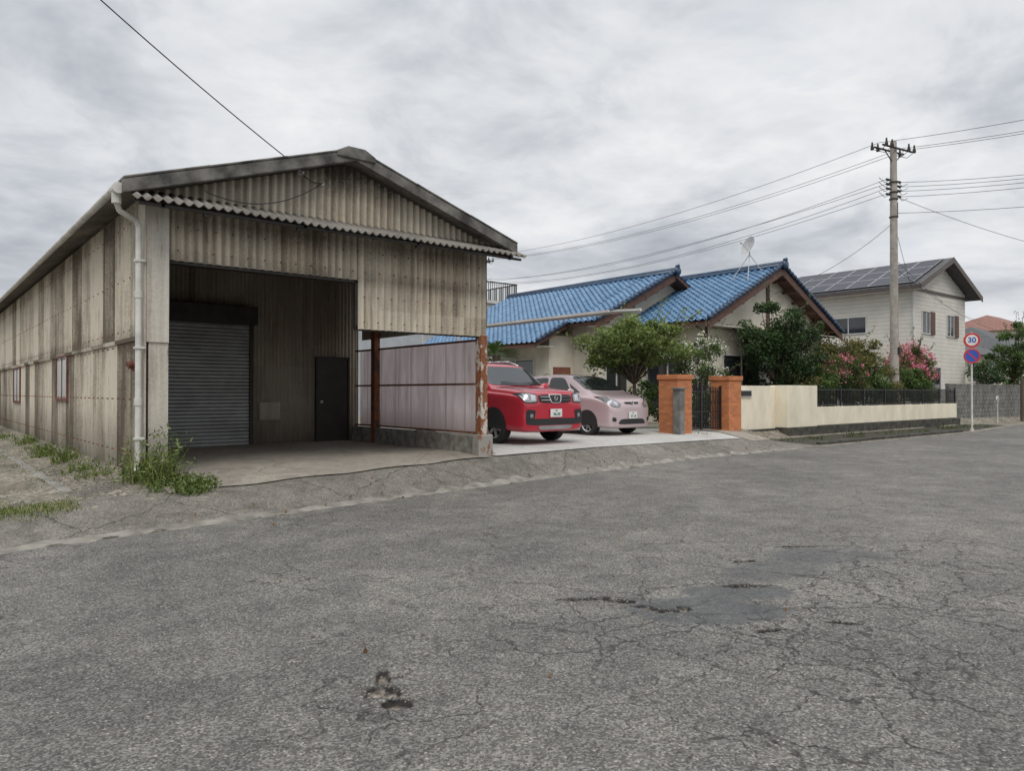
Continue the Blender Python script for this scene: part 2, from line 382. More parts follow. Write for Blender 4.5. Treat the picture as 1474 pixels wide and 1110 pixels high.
sheet('gutter_strip',np.concatenate([np.arange(-60,-6,3),np.arange(-6,17,.08)]),lambda u:RR(u)-.03+wv(u,4,.12),lambda u:RR(u)+.12+wv(u+9,3,.16),5,.013,M['gutterstrip'],off0=.001)
sheet('concrete_floor',np.arange(.02,5.9,.2),lambda u:EE(u)+.03*math.sin(u*4),lambda u:5.3,12,.024,M['conc'])
sheet('driveway',np.arange(6.0,16.2,.3),EE,lambda u:10.5,14,.022,M['drive'])
sheet('garden_entry_paving',np.arange(16.1,18.6,.3),lambda u:EE(u)-.3,lambda u:5,8,.018,M['conc'])
sheet('verge_soil',np.arange(18.3,38,.4),lambda u:RR(u)+.35,lambda u:2.12,6,.012,M['soil'])

def build_road():
    st=.021
    dense_u=np.arange(-3.2,7.6,st); dense_v=np.arange(-10.4,-4.6,st)
    U=np.concatenate([[-600,-200,-80,-40,-20,-10,-6,-4],dense_u,[8,10,14,20,30,45,80,200,600]])
    V=np.concatenate([[-600,-200,-80,-40,-20,-14,-12,-11],dense_v,[-4.2,-3,-1.5,0,1,4,10,40,200,600]])
    n,m_=len(U),len(V)
    uu,vv=np.meshgrid(U,V,indexing='ij')
    du=uu-CAMP[0]; dv=vv-CAMP[1]
    X=du*.77-dv*.637; Y=du*.638+dv*.771
    nz=np.zeros((n,m_)); n2=np.zeros((n,m_))
    for i in range(n):
        if not(-3.3<U[i]<7.7): continue
        for j in range(m_):
            if not(-10.5<V[j]<-4.5): continue
            p=Vector((U[i],V[j],0))
            nz[i,j]=noise.fractal(p*2.3,1.0,2.0,4); n2[i,j]=noise.fractal(p*10,1.0,2.0,3)
    def ell(cx,cy,rx,ry,ang=0,dist=.28):
        a=X-cx;b=Y-cy; c,s=math.cos(ang),math.sin(ang)
        return 1-np.sqrt(((a*c+b*s)/rx)**2+((-a*s+b*c)/ry)**2)+nz*dist+n2*.12
    sm=lambda x,w: np.clip(x/w,0,1)
    patch=np.maximum.reduce([sm(ell(1.40,5.40,.68,.36),.16),sm(ell(1.80,5.85,.50,.28),.2),sm(ell(3.05,7.2,.70,.42,.2),.35)*.85,sm(ell(2.35,6.6,.65,.38,.5),.35)*.8])
    # x,y,rx,ry,angle : broken rim runs along the left side of the repair
    hs=[(.58,5.70,.22,.045,.12),(.82,5.63,.15,.055,-.35),(.99,5.46,.12,.06,-.5),(1.17,5.37,.13,.040,.15),(1.26,5.43,.05,.06,0),(1.88,6.06,.19,.055,.05),(-.68,3.93,.11,.085,.4),(-.58,3.78,.07,.06,0),(-.72,4.12,.045,.10,.1),(2.95,7.62,.28,.035,.1),(2.2,6.95,.15,.03,.3),(1.75,4.95,.16,.03,.3),(2.3,5.1,.12,.025,-.2)]
    hole=np.zeros_like(X)
    for h in hs:
        a=X-h[0];b=Y-h[1];c,s=math.cos(h[4]),math.sin(h[4])
        e=1-np.sqrt(((a*c+b*s)/h[2])**2+((-a*s+b*c)/h[3])**2)+n2*.45+nz*.25
        hole=np.maximum(hole,sm(e,.34))
    g=lambda cx,cy,rx,ry,k:k*np.exp(-((X-cx)/rx)**2-((Y-cy)/ry)**2)
    near=np.maximum.reduce([g(1.7,5.2,1.4,1.0,1),g(-.6,3.8,.6,.55,.8),g(3.2,5.9,1.7,1.4,.9),g(2.0,4.4,1.3,.9,.95),g(4.2,7.5,1.5,1.5,.6),g(.3,4.6,1.2,.6,.55),g(0,6.5,2,.8,.35),g(1.5,3.4,1.0,.4,.6)])
    dmg=np.clip(near,0,1)*(1-.6*patch)
    Z=-hole*.042+patch*.004+nz*.0035*(np.abs(X)<9)
    A=np.stack([uu,vv,Z],-1)
    o=grid('road',A,M['road'])
    for nm,arr in(('dmg',dmg),('patch',patch),('hole',hole)):
        at=o.data.attributes.new(nm,'FLOAT','POINT'); at.data.foreach_set('value',arr.reshape(-1).astype(np.float32))
build_road()

# ---------------------------------------------------------------- warehouse
wh=empty('corrugated_warehouse')
RC=2.96; SL=.326; L=22.0; W=5.92
topz=lambda u:5.36-SL*abs(u-RC)
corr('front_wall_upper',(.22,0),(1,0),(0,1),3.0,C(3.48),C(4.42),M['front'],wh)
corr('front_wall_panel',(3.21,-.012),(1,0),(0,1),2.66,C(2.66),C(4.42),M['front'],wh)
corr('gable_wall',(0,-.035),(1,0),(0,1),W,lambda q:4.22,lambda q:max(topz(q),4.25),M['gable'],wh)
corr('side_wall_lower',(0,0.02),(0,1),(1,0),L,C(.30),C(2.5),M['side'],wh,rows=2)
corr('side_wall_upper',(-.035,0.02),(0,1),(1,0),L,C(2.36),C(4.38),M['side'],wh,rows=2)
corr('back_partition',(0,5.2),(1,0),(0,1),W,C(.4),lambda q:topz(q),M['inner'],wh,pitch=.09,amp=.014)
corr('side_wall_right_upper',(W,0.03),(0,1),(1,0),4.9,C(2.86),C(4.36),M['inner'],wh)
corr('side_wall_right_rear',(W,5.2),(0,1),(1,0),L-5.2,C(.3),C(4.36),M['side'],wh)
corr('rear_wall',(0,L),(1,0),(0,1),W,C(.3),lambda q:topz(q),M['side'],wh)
box('left_wall_lining',(.06,.3,.42),(.10,5.15,4.3),M['inner'],wh)
box('corner_board_lower',(-.03,-.06,.3),(.225,-.035,2.38),M['cornerpanel'],wh)
box('corner_board_upper',(-.06,-.085,2.30),(.225,-.062,4.2),M['cornerpanel'],wh)
box('corner_board_side',(-.085,-.06,.35),(-.062,.30,4.3),M['cornerpanel'],wh)
box('corner_post_inner',(.10,.0,.42),(.225,.2,3.5),M['rustpost'],wh)
def roofsheet(name,u0,z0,u1,z1,v0,v1,mat,parent,pitch=.13,amp=.022,th=.0):
    n=int(abs(v1-v0)/pitch*6)+1; s=np.linspace(v0,v1,n); w=np.cos((s-v0)/pitch*2*math.pi)*amp
    A=np.zeros((2,n,3)); A[0,:,0]=u0;A[1,:,0]=u1;A[:,:,1]=s;A[0,:,2]=z0+w;A[1,:,2]=z1+w
    return grid(name,A,mat,parent)
ez=5.46-SL*(RC+.38)
roofsheet('roof_slope_left',-.42,ez,RC,5.46,-.3,L+.2,M['roofslate'],wh)
roofsheet('roof_slope_right',RC,5.46,2*RC+.42,ez,-.3,L+.2,M['roofslate'],wh)
k=MB()
for sgn in(-1,1):
    cuts=[.0,1.15,2.28,3.36]
    for i in range(3):
        a,b=cuts[i],cuts[i+1]+.03; o_=-.40-.006*i
        za,zb=5.47-SL*a,5.47-SL*b; da=.004*i
        k.prism([(RC+sgn*a,o_,za-.13),(RC+sgn*b,o_,zb-.13),(RC+sgn*b,o_,zb+.05+da),(RC+sgn*a,o_,za+.05+da)],(0,.14,0))
        k.prism([(RC+sgn*a,o_-.012,za+.052+da),(RC+sgn*b,o_-.012,zb+.052+da),(RC+sgn*b,o_-.012,zb+.085+da),(RC+sgn*a,o_-.012,za+.085+da)],(0,.42,0))
k.prism([(RC-.34,-.428,5.36),(RC-.34,-.428,5.445),(RC-.15,-.428,5.545),(RC+.15,-.428,5.545),(RC+.34,-.428,5.445),(RC+.34,-.428,5.36)],(0,.46,0))
k.cyl((RC,.1,5.46),(RC,L+.2,5.46),.09)
k.obj('rake_and_ridge_flashing',[M['rake']],wh,bevel=.012)
def canopy():
    n=int(6.65/.13*8); s=np.linspace(-.32,6.36,n); w=np.cos(s/.13*2*math.pi)*.024
    sag=np.array([.02*noise.noise(Vector((q*.6,0,0)))for q in s])
    A=np.zeros((2,n,3)); A[:,:,0]=s; A[0,:,1]=-.04;A[1,:,1]=-.66;A[0,:,2]=4.40+w;A[1,:,2]=4.15+w+sag
    o=grid('canopy_sheet',A,M['roofslate'],wh); md=o.modifiers.new('s','SOLIDIFY'); md.thickness=.012
    k=MB(); k.box((-.28,-.58,4.08),(6.3,-.54,4.12)); k.box((-.28,-.33,4.18),(6.3,-.28,4.23))
    for u in(.55,1.9,4.0): k.box((u,-.56,4.04),(u+.10,-.50,4.08))
    for u in(.0,2.0,4.0,6.0): k.prism([(u,-.58,4.06),(u,-.04,4.28),(u,-.04,4.34),(u,-.58,4.12)],(.04,0,0))
    k.obj('canopy_purlins',[M['steel']],wh)
canopy()
k=MB()
k.box((.1,.03,3.44),(3.21,.10,3.50)); k.box((3.18,.03,2.64),(5.88,.10,2.72)); k.box((3.17,.03,2.66),(3.24,.10,3.5))
for v in(1.7,3.4): k.box((.1,v,3.98),(5.85,v+.08,4.1))
for u in(1.0,2.2,3.7,4.9): k.box((u,.05,topz(u)-.22),(u+.05,5.15,topz(u)-.14))
k.obj('steel_frame',[M['steel']],wh)
k=MB()
for z,du in((3.62,.26),(3.95,.26),(4.2,.26)):
    u=.35
    while u<5.8:
        k.box((u-.009,-.055,z-.009),(u+.009,-.03,z+.009)); u+=du*random.uniform(.9,1.1)
for z in(2.78,3.2):
    u=3.3
    while u<5.8: k.box((u-.009,-.055,z-.009),(u+.009,-.03,z+.009)); u+=.26
for z in(.7,1.5,2.3,2.52,3.3,4.1):
    v=.5
    while v<20: k.box((-.075,v-.01,z-.01),(-.045,v+.01,z+.01)); v+=.39
k.obj('fixing_bolts',[M['rust']],wh)
box('plinth',(5.72,.125,.3),(5.98,5.1,.78),M['kerb'],wh,.02)
box('plinth_end',(5.66,-.1,.3),(6.0,.12,.80),rusty('rust_stained_concrete',(.30,.285,.26),.35),wh,.02)
corr('translucent_sheets',(5.90,.14),(0,1),(1,0),4.85,C(.80),C(2.60),M['trans'],wh,pitch=.065,amp=.008)
k=MB()
for z in(.80,1.74,2.58): k.box((5.81,.13,z),(5.85,5.1,z+.04))
k.obj('bay_rails',[M['rust']],wh)
k=MB(); k.box((5.74,-.06,.8),(5.90,.12,2.68)); k.obj('bay_corner_post',[M['rustpost']],wh,bevel=.01)
k=MB(); k.box((5.70,3.95,.42),(5.85,4.12,3.9)); k.obj('bay_rust_post',[M['rust']],wh,bevel=.01)
k=MB()
z=.44
while z<3.08:
    k.prism([(.7,5.10,z),(.7,5.075,z+.02),(.7,5.075,z+.055),(.7,5.10,z+.075)],(2.52,0,0)); z+=.077
k.obj('roller_shutter',[M['shutter']],wh)
box('shutter_box',(.6,4.85,3.08),(3.34,5.15,3.48),M['steel'],wh,.02)
k=MB(); k.box((3.22,5.04,.43),(3.30,5.14,3.08)); k.box((.62,5.04,.43),(.70,5.14,3.08)); k.obj('shutter_guides',[M['steel']],wh)
k=MB(); k.box((4.84,5.12,.43),(5.62,5.16,2.40)); k.box((4.80,5.09,.43),(4.84,5.17,2.44),1);k.box((5.62,5.09,.43),(5.66,5.17,2.44),1);k.box((4.84,5.09,2.40),(5.62,5.17,2.44),1)
k.cyl((4.93,5.06,1.38),(4.93,5.12,1.38),.035,m=2)
k.obj('personnel_door',[M['door'],M['steel'],M['alu']],wh)
box('patch_board',(3.48,5.15,.98),(3.96,5.175,1.37),M['cornerpanel'],wh)
k=MB()
for i in range(8): k.box((3.5+i*.058,5.135,1.0),(3.52+i*.058,5.149,1.35))
k.obj('patch_board_slats',[M['cornerpanel']],wh)
for v0,v1,z0,z1 in((6.5,7.85,1.48,2.34),(14.6,16.2,1.35,2.3)):
    k=MB(); k.box((-.036,v0,z0),(-.031,v1,z1),1)
    for a,b in(((-.062,v0-.05,z0-.06),(-.02,v1+.05,z0)),((-.062,v0-.05,z1),(-.02,v1+.05,z1+.05)),((-.062,v0-.05,z0),(-.02,v0,z1)),((-.062,v1,z0),(-.02,v1+.05,z1)),((-.05,(v0+v1)/2-.02,z0),(-.037,(v0+v1)/2+.02,z1))): k.box(a,b,0)
    k.obj('side_window',[M['redframe'],M['glassl']],wh)
n=9; A=np.zeros((2,n,3))
for i in range(n):
    t=math.pi*i/(n-1); A[0,i]=(-.46-.055*math.cos(t),-.3,4.36-.055*math.sin(t)); A[1,i]=(-.46-.055*math.cos(t),L,4.36-.055*math.sin(t))
o=grid('eaves_gutter',A,M['pipe'],wh); o.modifiers.new('s','SOLIDIFY').thickness=.006
k=MB(); k.cyl((-.47,-.33,4.31),(-.47,-.10,4.31),.075,n=16); k.cyl((-.47,-.22,4.36),(-.47,-.22,4.12),.06)
k.tube([(-.47,-.22,4.14),(-.42,-.16,4.04),(-.20,-.06,3.96),(-.16,-.05,3.88),(-.16,-.05,.62),(-.2,-.15,.5)],.038,12)
for z in(.95,2.2,3.4): k.box((-.21,-.10,z),(-.086,0,z+.03))
k.cyl((-.16,-.05,1.42),(-.16,-.05,1.52),.048);k.cyl((-.16,-.05,2.9),(-.16,-.05,3.0),.048)
k.obj('downpipe',[M['pipe']],wh,smooth=False)
k=MB(); k.cyl((-.12,.3,2.02),(-.22,.3,1.98),.03,.06); k.cyl((-.10,.3,2.0),(-.16,.3,2.0),.06,.05); k.cyl((-.15,.3,2.0),(-.15,.3,1.9),.02)
k.obj('alarm_bell',[M['redframe']],wh)
k=MB(); k.box((2.1,-.12,5.02),(2.2,-.065,5.10)); k.cyl((2.15,-.12,5.05),(2.15,-.2,5.05),.02); k.box((2.5,-.10,4.92),(2.55,-.065,4.97)); k.obj('cable_bracket',[M['ins']],wh)

# ---------------------------------------------------------------- foliage helpers
def leaves(name,C_,size,mat,parent,flat=.0,aspect=.5,lv=None,up=None):
    n=len(C_); C_=np.asarray(C_)
    d=RNG.normal(size=(n,3))
    d/=np.linalg.norm(d,axis=1)[:,None]
    r=RNG.normal(size=(n,3)); s=np.cross(d,r); s/=np.linalg.norm(s,axis=1)[:,None]
    nn=np.cross(d,s)
    sz=size*RNG.uniform(.6,1.3,size=(n,1))
    p0=C_-d*sz*.5; p2=C_+d*sz*.5; a=C_+s*sz*aspect*.5+nn*sz*.08; b=C_-s*sz*aspect*.5+nn*sz*.08
    V=np.stack([p0,a,p2,b],1).reshape(-1,3)
    F=np.arange(n*4).reshape(-1,4)
    me=bpy.data.meshes.new(name); me.vertices.add(n*4); me.vertices.foreach_set('co',V.reshape(-1).astype(np.float32))
    me.loops.add(n*4); me.loops.foreach_set('vertex_index',F.reshape(-1).astype(np.int32))
    me.polygons.add(n); me.polygons.foreach_set('loop_start',(np.arange(n)*4).astype(np.int32)); 
    me.materials.append(mat); me.update(calc_edges=True); me.validate()
    if lv is None: lv=RNG.uniform(0,1,n)
    at=me.attributes.new('lv','FLOAT','FACE'); at.data.foreach_set('value',np.clip(lv,0,1).astype(np.float32))
    o=bpy.data.objects.new(name,me); sc.collection.objects.link(o); o.parent=parent; return o
def clumpcloud(c,rad,nclump,nleaf,cr,shell=.55):
    cs=[];pts=[];lv=[]
    c=np.array(c);rad=np.array(rad)
    for i in range(nclump):
        d=RNG.normal(size=3); d/=np.linalg.norm(d); rr=RNG.uniform(shell,1.0)**.7
        p=c+d*rad*rr; cs.append(p)
        k=int(nleaf/nclump*RNG.uniform(.6,1.4)); r=cr*RNG.uniform(.6,1.3)
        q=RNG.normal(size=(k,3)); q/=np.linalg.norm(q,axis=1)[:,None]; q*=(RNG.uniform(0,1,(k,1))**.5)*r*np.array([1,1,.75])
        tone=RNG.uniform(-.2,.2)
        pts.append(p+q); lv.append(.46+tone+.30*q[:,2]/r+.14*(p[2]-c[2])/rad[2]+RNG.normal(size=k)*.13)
    return cs,np.concatenate(pts),np.concatenate(lv)
def tree(name,base,c,rad,nclump,nleaf,cr,size,mat,tr=.08,stems=1,shell=.4,flowers=None,aspect=.5,shoots=0):
    e=empty(name,(0,0,0))
    cs,pts,lv=clumpcloud(c,rad,nclump,nleaf,cr,shell)
    lo=G(base[0],base[1])
    pts[:,2]=np.maximum(pts[:,2],lo+.05)
    sh=[]
    k=MB(); b0=Vector((base[0],base[1],lo-.05)); cc=Vector(c)
    for i in range(shoots):   # thin leafy shoots that break up the outline
        p=Vector(cs[RNG.integers(len(cs))]); d=(p-cc); d.z=abs(d.z)+.4; d.normalize(); Ls=random.uniform(.3,.75)+cr
        q=p+d*Ls+Vector((random.gauss(0,.08),random.gauss(0,.08),0)); k.tube([p,q],.008,4)
        for t in np.linspace(.25,1,14): sh.append(tuple(p.lerp(q,t)+Vector((random.gauss(0,.05),random.gauss(0,.05),random.gauss(0,.04)))))
    if sh:
        pts=np.concatenate([pts,np.array(sh)]); lv=np.concatenate([lv,RNG.uniform(.4,.9,len(sh))])
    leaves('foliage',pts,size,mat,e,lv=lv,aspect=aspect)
    for s in range(stems):
        off=Vector((random.uniform(-.12,.12),random.uniform(-.12,.12),0))*(stems>1)
        fork=b0.lerp(cc,.55)+Vector((random.uniform(-.1,.1),random.uniform(-.1,.1),0))+off*2
        mid=(b0+off).lerp(fork,.5)+Vector((.05,-.04,0))
        k.tube([b0+off,mid,fork,cc+off*2+Vector((0,0,rad[2]*.5))],[tr,tr*.8,tr*.62,tr*.2],8)
        for p in cs[s::max(1,stems*2)]:
            p=Vector(p); q=fork.lerp(p,.5)+Vector((0,0,.1))
            k.tube([fork,q,p],[tr*.4,tr*.25,tr*.08],5)
    k.obj('trunk_and_limbs',[M['bark']],e,smooth=True)
    if flowers:
        m,n,fs,zmin=flowers
        ii=[p for p in cs if p[2]>zmin] or cs
        fp=[]
        for i in range(n):
            p=ii[RNG.integers(len(ii))]; d=RNG.normal(size=3); d/=np.linalg.norm(d); d[2]=abs(d[2])
            ce=p+d*cr*.98; fp.append(ce+RNG.normal(size=(16,3))*fs*1.1)
        leaves('blossom',np.concatenate(fp),fs,m,e,aspect=.9)
    return e
def weeds(name,spots,mat,width=.012,stalks=0,leafsize=.07):
    e=empty(name); V=[];F=[];lv=[]
    pts=[]
    for (u,v,r,n,h) in spots:
        for i in range(n):
            a=random.uniform(0,6.28); rr=r*math.sqrt(random.random()); x=u+rr*math.cos(a); y=v+rr*math.sin(a); z=G(x,y)
            hh=h*random.uniform(.35,1.15)*(1-.4*rr/r); lean=Vector((random.gauss(0,.35),random.gauss(0,.35),1)).normalized()
            s=Vector((random.gauss(0,1),random.gauss(0,1),0)).normalized()*width
            k=len(V); p0=Vector((x,y,z-.02)); p1=p0+lean*hh*.55; p2=p0+lean*hh+Vector((lean.x,lean.y,-.25))*hh*.3
            V+=[p0-s,p0+s,p1+s*.8,p1-s*.8,p2]; F+=[(k,k+1,k+2,k+3),(k+3,k+2,k+4)]; t=random.random(); lv+=[t,t]
            if random.random()<stalks:
                for q in range(12):
                    t=random.uniform(.2,1.05); pts.append(p0+lean*hh*t+Vector((random.gauss(0,.045),random.gauss(0,.045),0)))
    o=mobj('blades',V,F,mat,e); at=o.data.attributes.new('lv','FLOAT','FACE'); at.data.foreach_set('value',lv)
    if pts: leaves('weed_leaves',np.array([tuple(p) for p in pts]),leafsize,M['leaf_l'],e,aspect=.30)
    return e
weeds('weed_clump',[(.08,-.42,.26,110,.95),(.40,-.70,.30,110,.26),(-.22,.05,.22,50,.6),(-.12,-.2,.16,45,1.05),(.15,-.75,.3,110,.28)],M['grass'],stalks=.45,width=.006)
weeds('wall_base_weeds',[(-.3-random.uniform(0,.2),.9+i*.8+random.uniform(-.3,.3),.22,random.choice((12,30,50)),random.uniform(.12,.42)) for i in range(18)],M['grass'],stalks=.3,leafsize=.06,width=.008)
weeds('grass_patch',[(-1.45,-.85,.5,1100,.13),(-2.1,-.75,.5,900,.13),(-1.2,-.45,.3,300,.10),(-2.9,-.7,.6,900,.14),(-1.9,-.2,.5,250,.10)],M['grass'],width=.005)
weeds('path_edge_weeds',[(random.uniform(-1.3,-.9),random.uniform(.5,9),.15,25,.12) for i in range(22)]+[(random.uniform(-.75,-.3),random.uniform(.3,9),.2,25,.10) for i in range(20)],M['grass'],width=.005)
weeds('verge_weeds',[(19+i*.7+random.uniform(-.3,.3),1.4+random.uniform(-.5,.5),.4,random.choice((10,25,45)),random.uniform(.12,.32)) for i in range(24)],M['dgrass'])
weeds('driveway_weeds',[(6.15,.1+i*.3,.1,14,.15) for i in range(4)]+[(14.9,1.5,.2,30,.15),(16.6,1.0,.2,25,.12)],M['grass'])
box('side_path_kerb',(-.98,.4,.1),(-.80,20,.262),M['kerb'],None,.015)
box('roadside_kerb',(18.6,.02,0),(30.0,.14,.10),M['dkerb'],None,.015)

# ---------------------------------------------------------------- tiled roofs / house
def tile_roof(name,a0,a1,ridge,eave,parent,mat,pitch=.30,step=.27):
    Lr=a1-a0; sl=Vector((eave[0]-ridge[0],0,eave[1]-ridge[1])); S=sl.length; sl.normalize()
    nrm=Vector((-sl.z,0,sl.x)); 
    if nrm.z<0: nrm=-nrm
    s=np.linspace(0,Lr,int(Lr/pitch*8)+1); ph=(s/pitch)%1
    w=np.where(ph<.62,-.026*np.sin(ph/.62*math.pi),.048*np.sin((ph-.62)/.38*math.pi))
    rows=[];hs=[]
    k=0
    while k*step<S:
        rows+= [k*step+.001, min(S,(k+1)*step)]; hs+=[.0,.04]; k+=1
    A=np.zeros((len(rows),len(s),3))
    for i,(b,h) in enumerate(zip(rows,hs)):
        off=w+h+.03
        A[i,:,0]=ridge[0]+sl.x*b+nrm.x*off; A[i,:,1]=a0+s; A[i,:,2]=ridge[1]+sl.z*b+nrm.z*off
    grid(name,A,mat,parent,smooth=False)
    k=MB(); p=nrm*-.12
    k.prism([(ridge[0],a0+.03,ridge[1]-.0),(eave[0],a0+.03,eave[1]-.0),(eave[0]+p.x,a0+.03,eave[1]+p.z),(ridge[0]+p.x,a0+.03,ridge[1]+p.z)],(0,Lr-.06,0))
    k.obj(name+'_deck',[M['brown']],parent)
h1=empty('blue_tiled_house')
RU,RZ=24.3,6.60; EL=(19.35,4.15); ER=(29.25,4.15)
tile_roof('roof_main_west',4.5,12,(RU,RZ),EL,h1,M['bluetile'])
tile_roof('roof_main_east',4.5,12,(RU,RZ),ER,h1,M['bluetile'])
LU,LZ=22.0,6.55
tile_roof('roof_rear_west_front',8.0,9.6,(LU,LZ),(17.3,4.25),h1,M['bluetile'])
tile_roof('roof_rear_west',9.6,19,(LU,LZ),(15.7,3.46),h1,M['bluetile'])
tile_roof('roof_rear_east',8.0,19,(LU,LZ),(26.7,4.25),h1,M['bluetile'])
k=MB()
for u,z,a,b in((RU,RZ,4.45,12),(LU,LZ,7.95,19)):
    k.box((u-.13,a,z-.02),(u+.13,b,z+.14)); k.cyl((u,a-.03,z+.17),(u,b,z+.17),.085)
    k.cyl((u,a-.10,z+.08),(u,a,z+.08),.17,n=16); k.cyl((u,a-.12,z+.30),(u,a+.02,z+.27),.07,n=10)
def rake(u0,z0,u1,z1,v):
    n=int(math.hypot(u1-u0,z1-z0)/.25)
    for i in range(n):
        k.cyl((u0+(u1-u0)*i/n,v,z0+(z1-z0)*i/n+.09),(u0+(u1-u0)*(i+1)/n,v,z0+(z1-z0)*(i+1)/n+.12),.075,.09,n=8)
rake(RU,RZ,*EL,4.5);rake(RU,RZ,*ER,4.5);rake(LU,LZ,17.3,4.25,8.0)
rake(17.3,4.25,15.7,3.46,9.6)
k.obj('ridge_and_verge_tiles',[M['navytile']],h1,smooth=True)
k=MB()
k.prism([(20.1,5.2,.4),(28.5,5.2,.4),(28.5,5.2,4.45),(RU,5.2,RZ-.12),(20.1,5.2,4.45)],(0,6.5,0))
k.prism([(18.1,8.7,.4),(20.08,8.7,.4),(25.8,8.7,4.6),(LU,8.7,LZ-.12),(18.1,8.7,4.55)],(0,9.8,0))
k.box((16.8,10.1,.4),(18.09,18.4,3.85))
k.obj('walls',[M['cream']],h1)
k=MB()
for (u0,z0,u1,z1,v) in((RU,RZ,*EL,4.52),(RU,RZ,*ER,4.52),(LU,LZ,17.3,4.25,8.02)):
    k.prism([(u0,v,z0-.10),(u1,v,z1-.10),(u1,v,z1-.28),(u0,v,z0-.32)],(0,.05,0))
    for i in range(6):
        t=(i+.5)/6.5
        k.box((u0+(u1-u0)*t-.05,v+.05,z0+(z1-z0)*t-.36),(u0+(u1-u0)*t+.05,v+.7,z0+(z1-z0)*t-.24))
k.box((20.05,5.16,4.0),(28.55,5.2,4.12)); k.box((24.2,5.15,4.12),(24.4,5.2,6.0))
k.box((20.05,5.15,.4),(20.2,5.2,4.0)); k.box((28.4,5.15,.4),(28.55,5.2,4.0))
k.obj('barge_boards_and_timber',[M['brown']],h1)
k=MB()
def window(k,face,a0,a1,z0,z1,c,fr=.05):
    def bx(a,b,za,zb,d0,d1,m):
        if face=='v': k.box((a,c-d1,za),(b,c-d0,zb),m)
        else: k.box((c-d1,a,za),(c-d0,b,zb),m)
    bx(a0,a1,z0,z1,.0,.02,1)
    bx(a0-fr,a1+fr,z0-fr,z0,0,.07,0);bx(a0-fr,a1+fr,z1,z1+fr,0,.07,0);bx(a0-fr,a0,z0,z1,0,.06,0);bx(a1,a1+fr,z0,z1,0,.06,0)
    mid=(a0+a1)/2; bx(mid-.025,mid+.025,z0,z1,.02,.05,0)
window(k,'v',21.2,23.6,1.3,3.0,5.2); window(k,'v',25.4,27.6,1.3,3.0,5.2)
window(k,'u',5.9,7.9,1.0,2.9,20.1); window(k,'u',11.0,13.2,1.0,2.9,16.8)
window(k,'v',18.5,19.7,1.2,2.7,8.7)
k.obj('windows',[M['alu'],M['glass']],h1)
k=MB(); k.box((16.74,14.0,.45),(16.8,15.9,2.75)); k.box((16.72,16.3,.9),(16.8,17.8,2.6)); k.box((17.0,10.04,.9),(17.9,10.1,2.6))
k.obj('red_brown_doors',[simple('red_door',(.24,.085,.055),(.17,.06,.04),4,.5)],h1)
k=MB(); k.box((19.2,4.55,4.0),(19.32,11.9,4.08)); k.box((15.6,9.65,3.30),(15.72,18.9,3.40)); k.cyl((20.0,5.1,.4),(20.0,5.1,3.9),.04); k.cyl((19.26,5.0,4.0),(20.0,5.1,3.8),.035)
k.box((19.45,4.6,4.02),(29.2,5.13,4.05),1); k.box((19.45,5.15,4.02),(20.04,11.8,4.05),1);k.box((15.8,9.8,3.36),(16.8,18.8,3.39),1);k.box((17.4,8.1,4.1),(20.0,8.65,4.13),1)
k.obj('gutters_and_soffits',[M['brown'],M['siding_l']],h1)
box('side_awning',(15.4,12.0,2.95),(17.6,17.8,3.02),M['alu'],h1)
k=MB()
top=Vector((23.5,5.5,7.15))
for q in((22.9,5.2,6.0),(23.1,6.1,6.1),(23.9,5.2,6.5)): k.tube([q,tuple(top)],.016,6)
k.tube([tuple(top),tuple(top+Vector((0,0,.35)))],.025,6)
def dish(k,c,d,r,m=0,depth=.10):
    c=Vector(c);d=Vector(d).normalized();a=d.orthogonal().normalized();b=d.cross(a); n=24
    V=[tuple(c)];F=[]
    for j,(rr,dd) in enumerate(((.5,.25),(1,1))):
        for i in range(n):
            t=2*math.pi*i/n; V.append(tuple(c+(a*math.cos(t)+b*math.sin(t))*r*rr+d*depth*dd))
    for i in range(n): F.append((0,1+i,1+(i+1)%n)); F.append((1+i,1+n+i,1+n+(i+1)%n,1+(i+1)%n))
    k.add(V,F,m); return c+d*.45
q=dish(k,top+Vector((0,0,.32)),(-.95,.35,.35),.40); k.tube([top+Vector((0,0,.1)),q],.012,5); k.cyl(q,q+Vector((.06,.02,-.03)),.04)
k.obj('satellite_dish',[simple('dish_grey',(.50,.50,.50),(.42,.42,.42),3,.5)],h1)

# second house
h2=empty('two_storey_house')
ru,rz=43.3,9.25; hw=4.5; ezz=7.35
k=MB()
k.prism([(39.5,5.7,.3),(47.1,5.7,.3),(47.1,5.7,7.5),(ru,5.7,rz-.2),(39.5,5.7,7.5)],(0,8.3,0))
k.box((37.6,7.5,.3),(39.49,13,3.2))
k.obj('walls',[M['siding']],h2)
k=MB()
for s in(-1,1):
    x=ru+s*hw
    k.prism([(ru,5.0,rz-.14),(ru,5.0,rz+.04),(x,5.0,ezz+.04),(x,5.0,ezz-.14)],(0,9.4,0))
k.obj('roof_slopes',[M['dkroof']],h2)
k=MB()
for s in(-1,1):
    x=ru+s*(hw+.03); k.prism([(ru,4.955,rz-.26),(ru,4.955,rz+.06),(x,4.955,ezz+.06),(x,4.955,ezz-.26)],(0,.04,0))
k.box((ru-hw-.06,5.0,ezz-.2),(ru-hw-.005,14.4,ezz-.04)); 
k.box((39.44,5.64,7.2),(47.15,5.69,7.35))
k.obj('fascias',[simple('fascia_brown',(.09,.07,.06),None,3,.5)],h2)
k=MB(); k.box((ru-hw+.05,5.1,ezz-.2),(39.49,14.3,ezz-.17)); k.obj('soffit',[M['siding_l']],h2)
k=MB()
sl=(ezz-rz)/hw
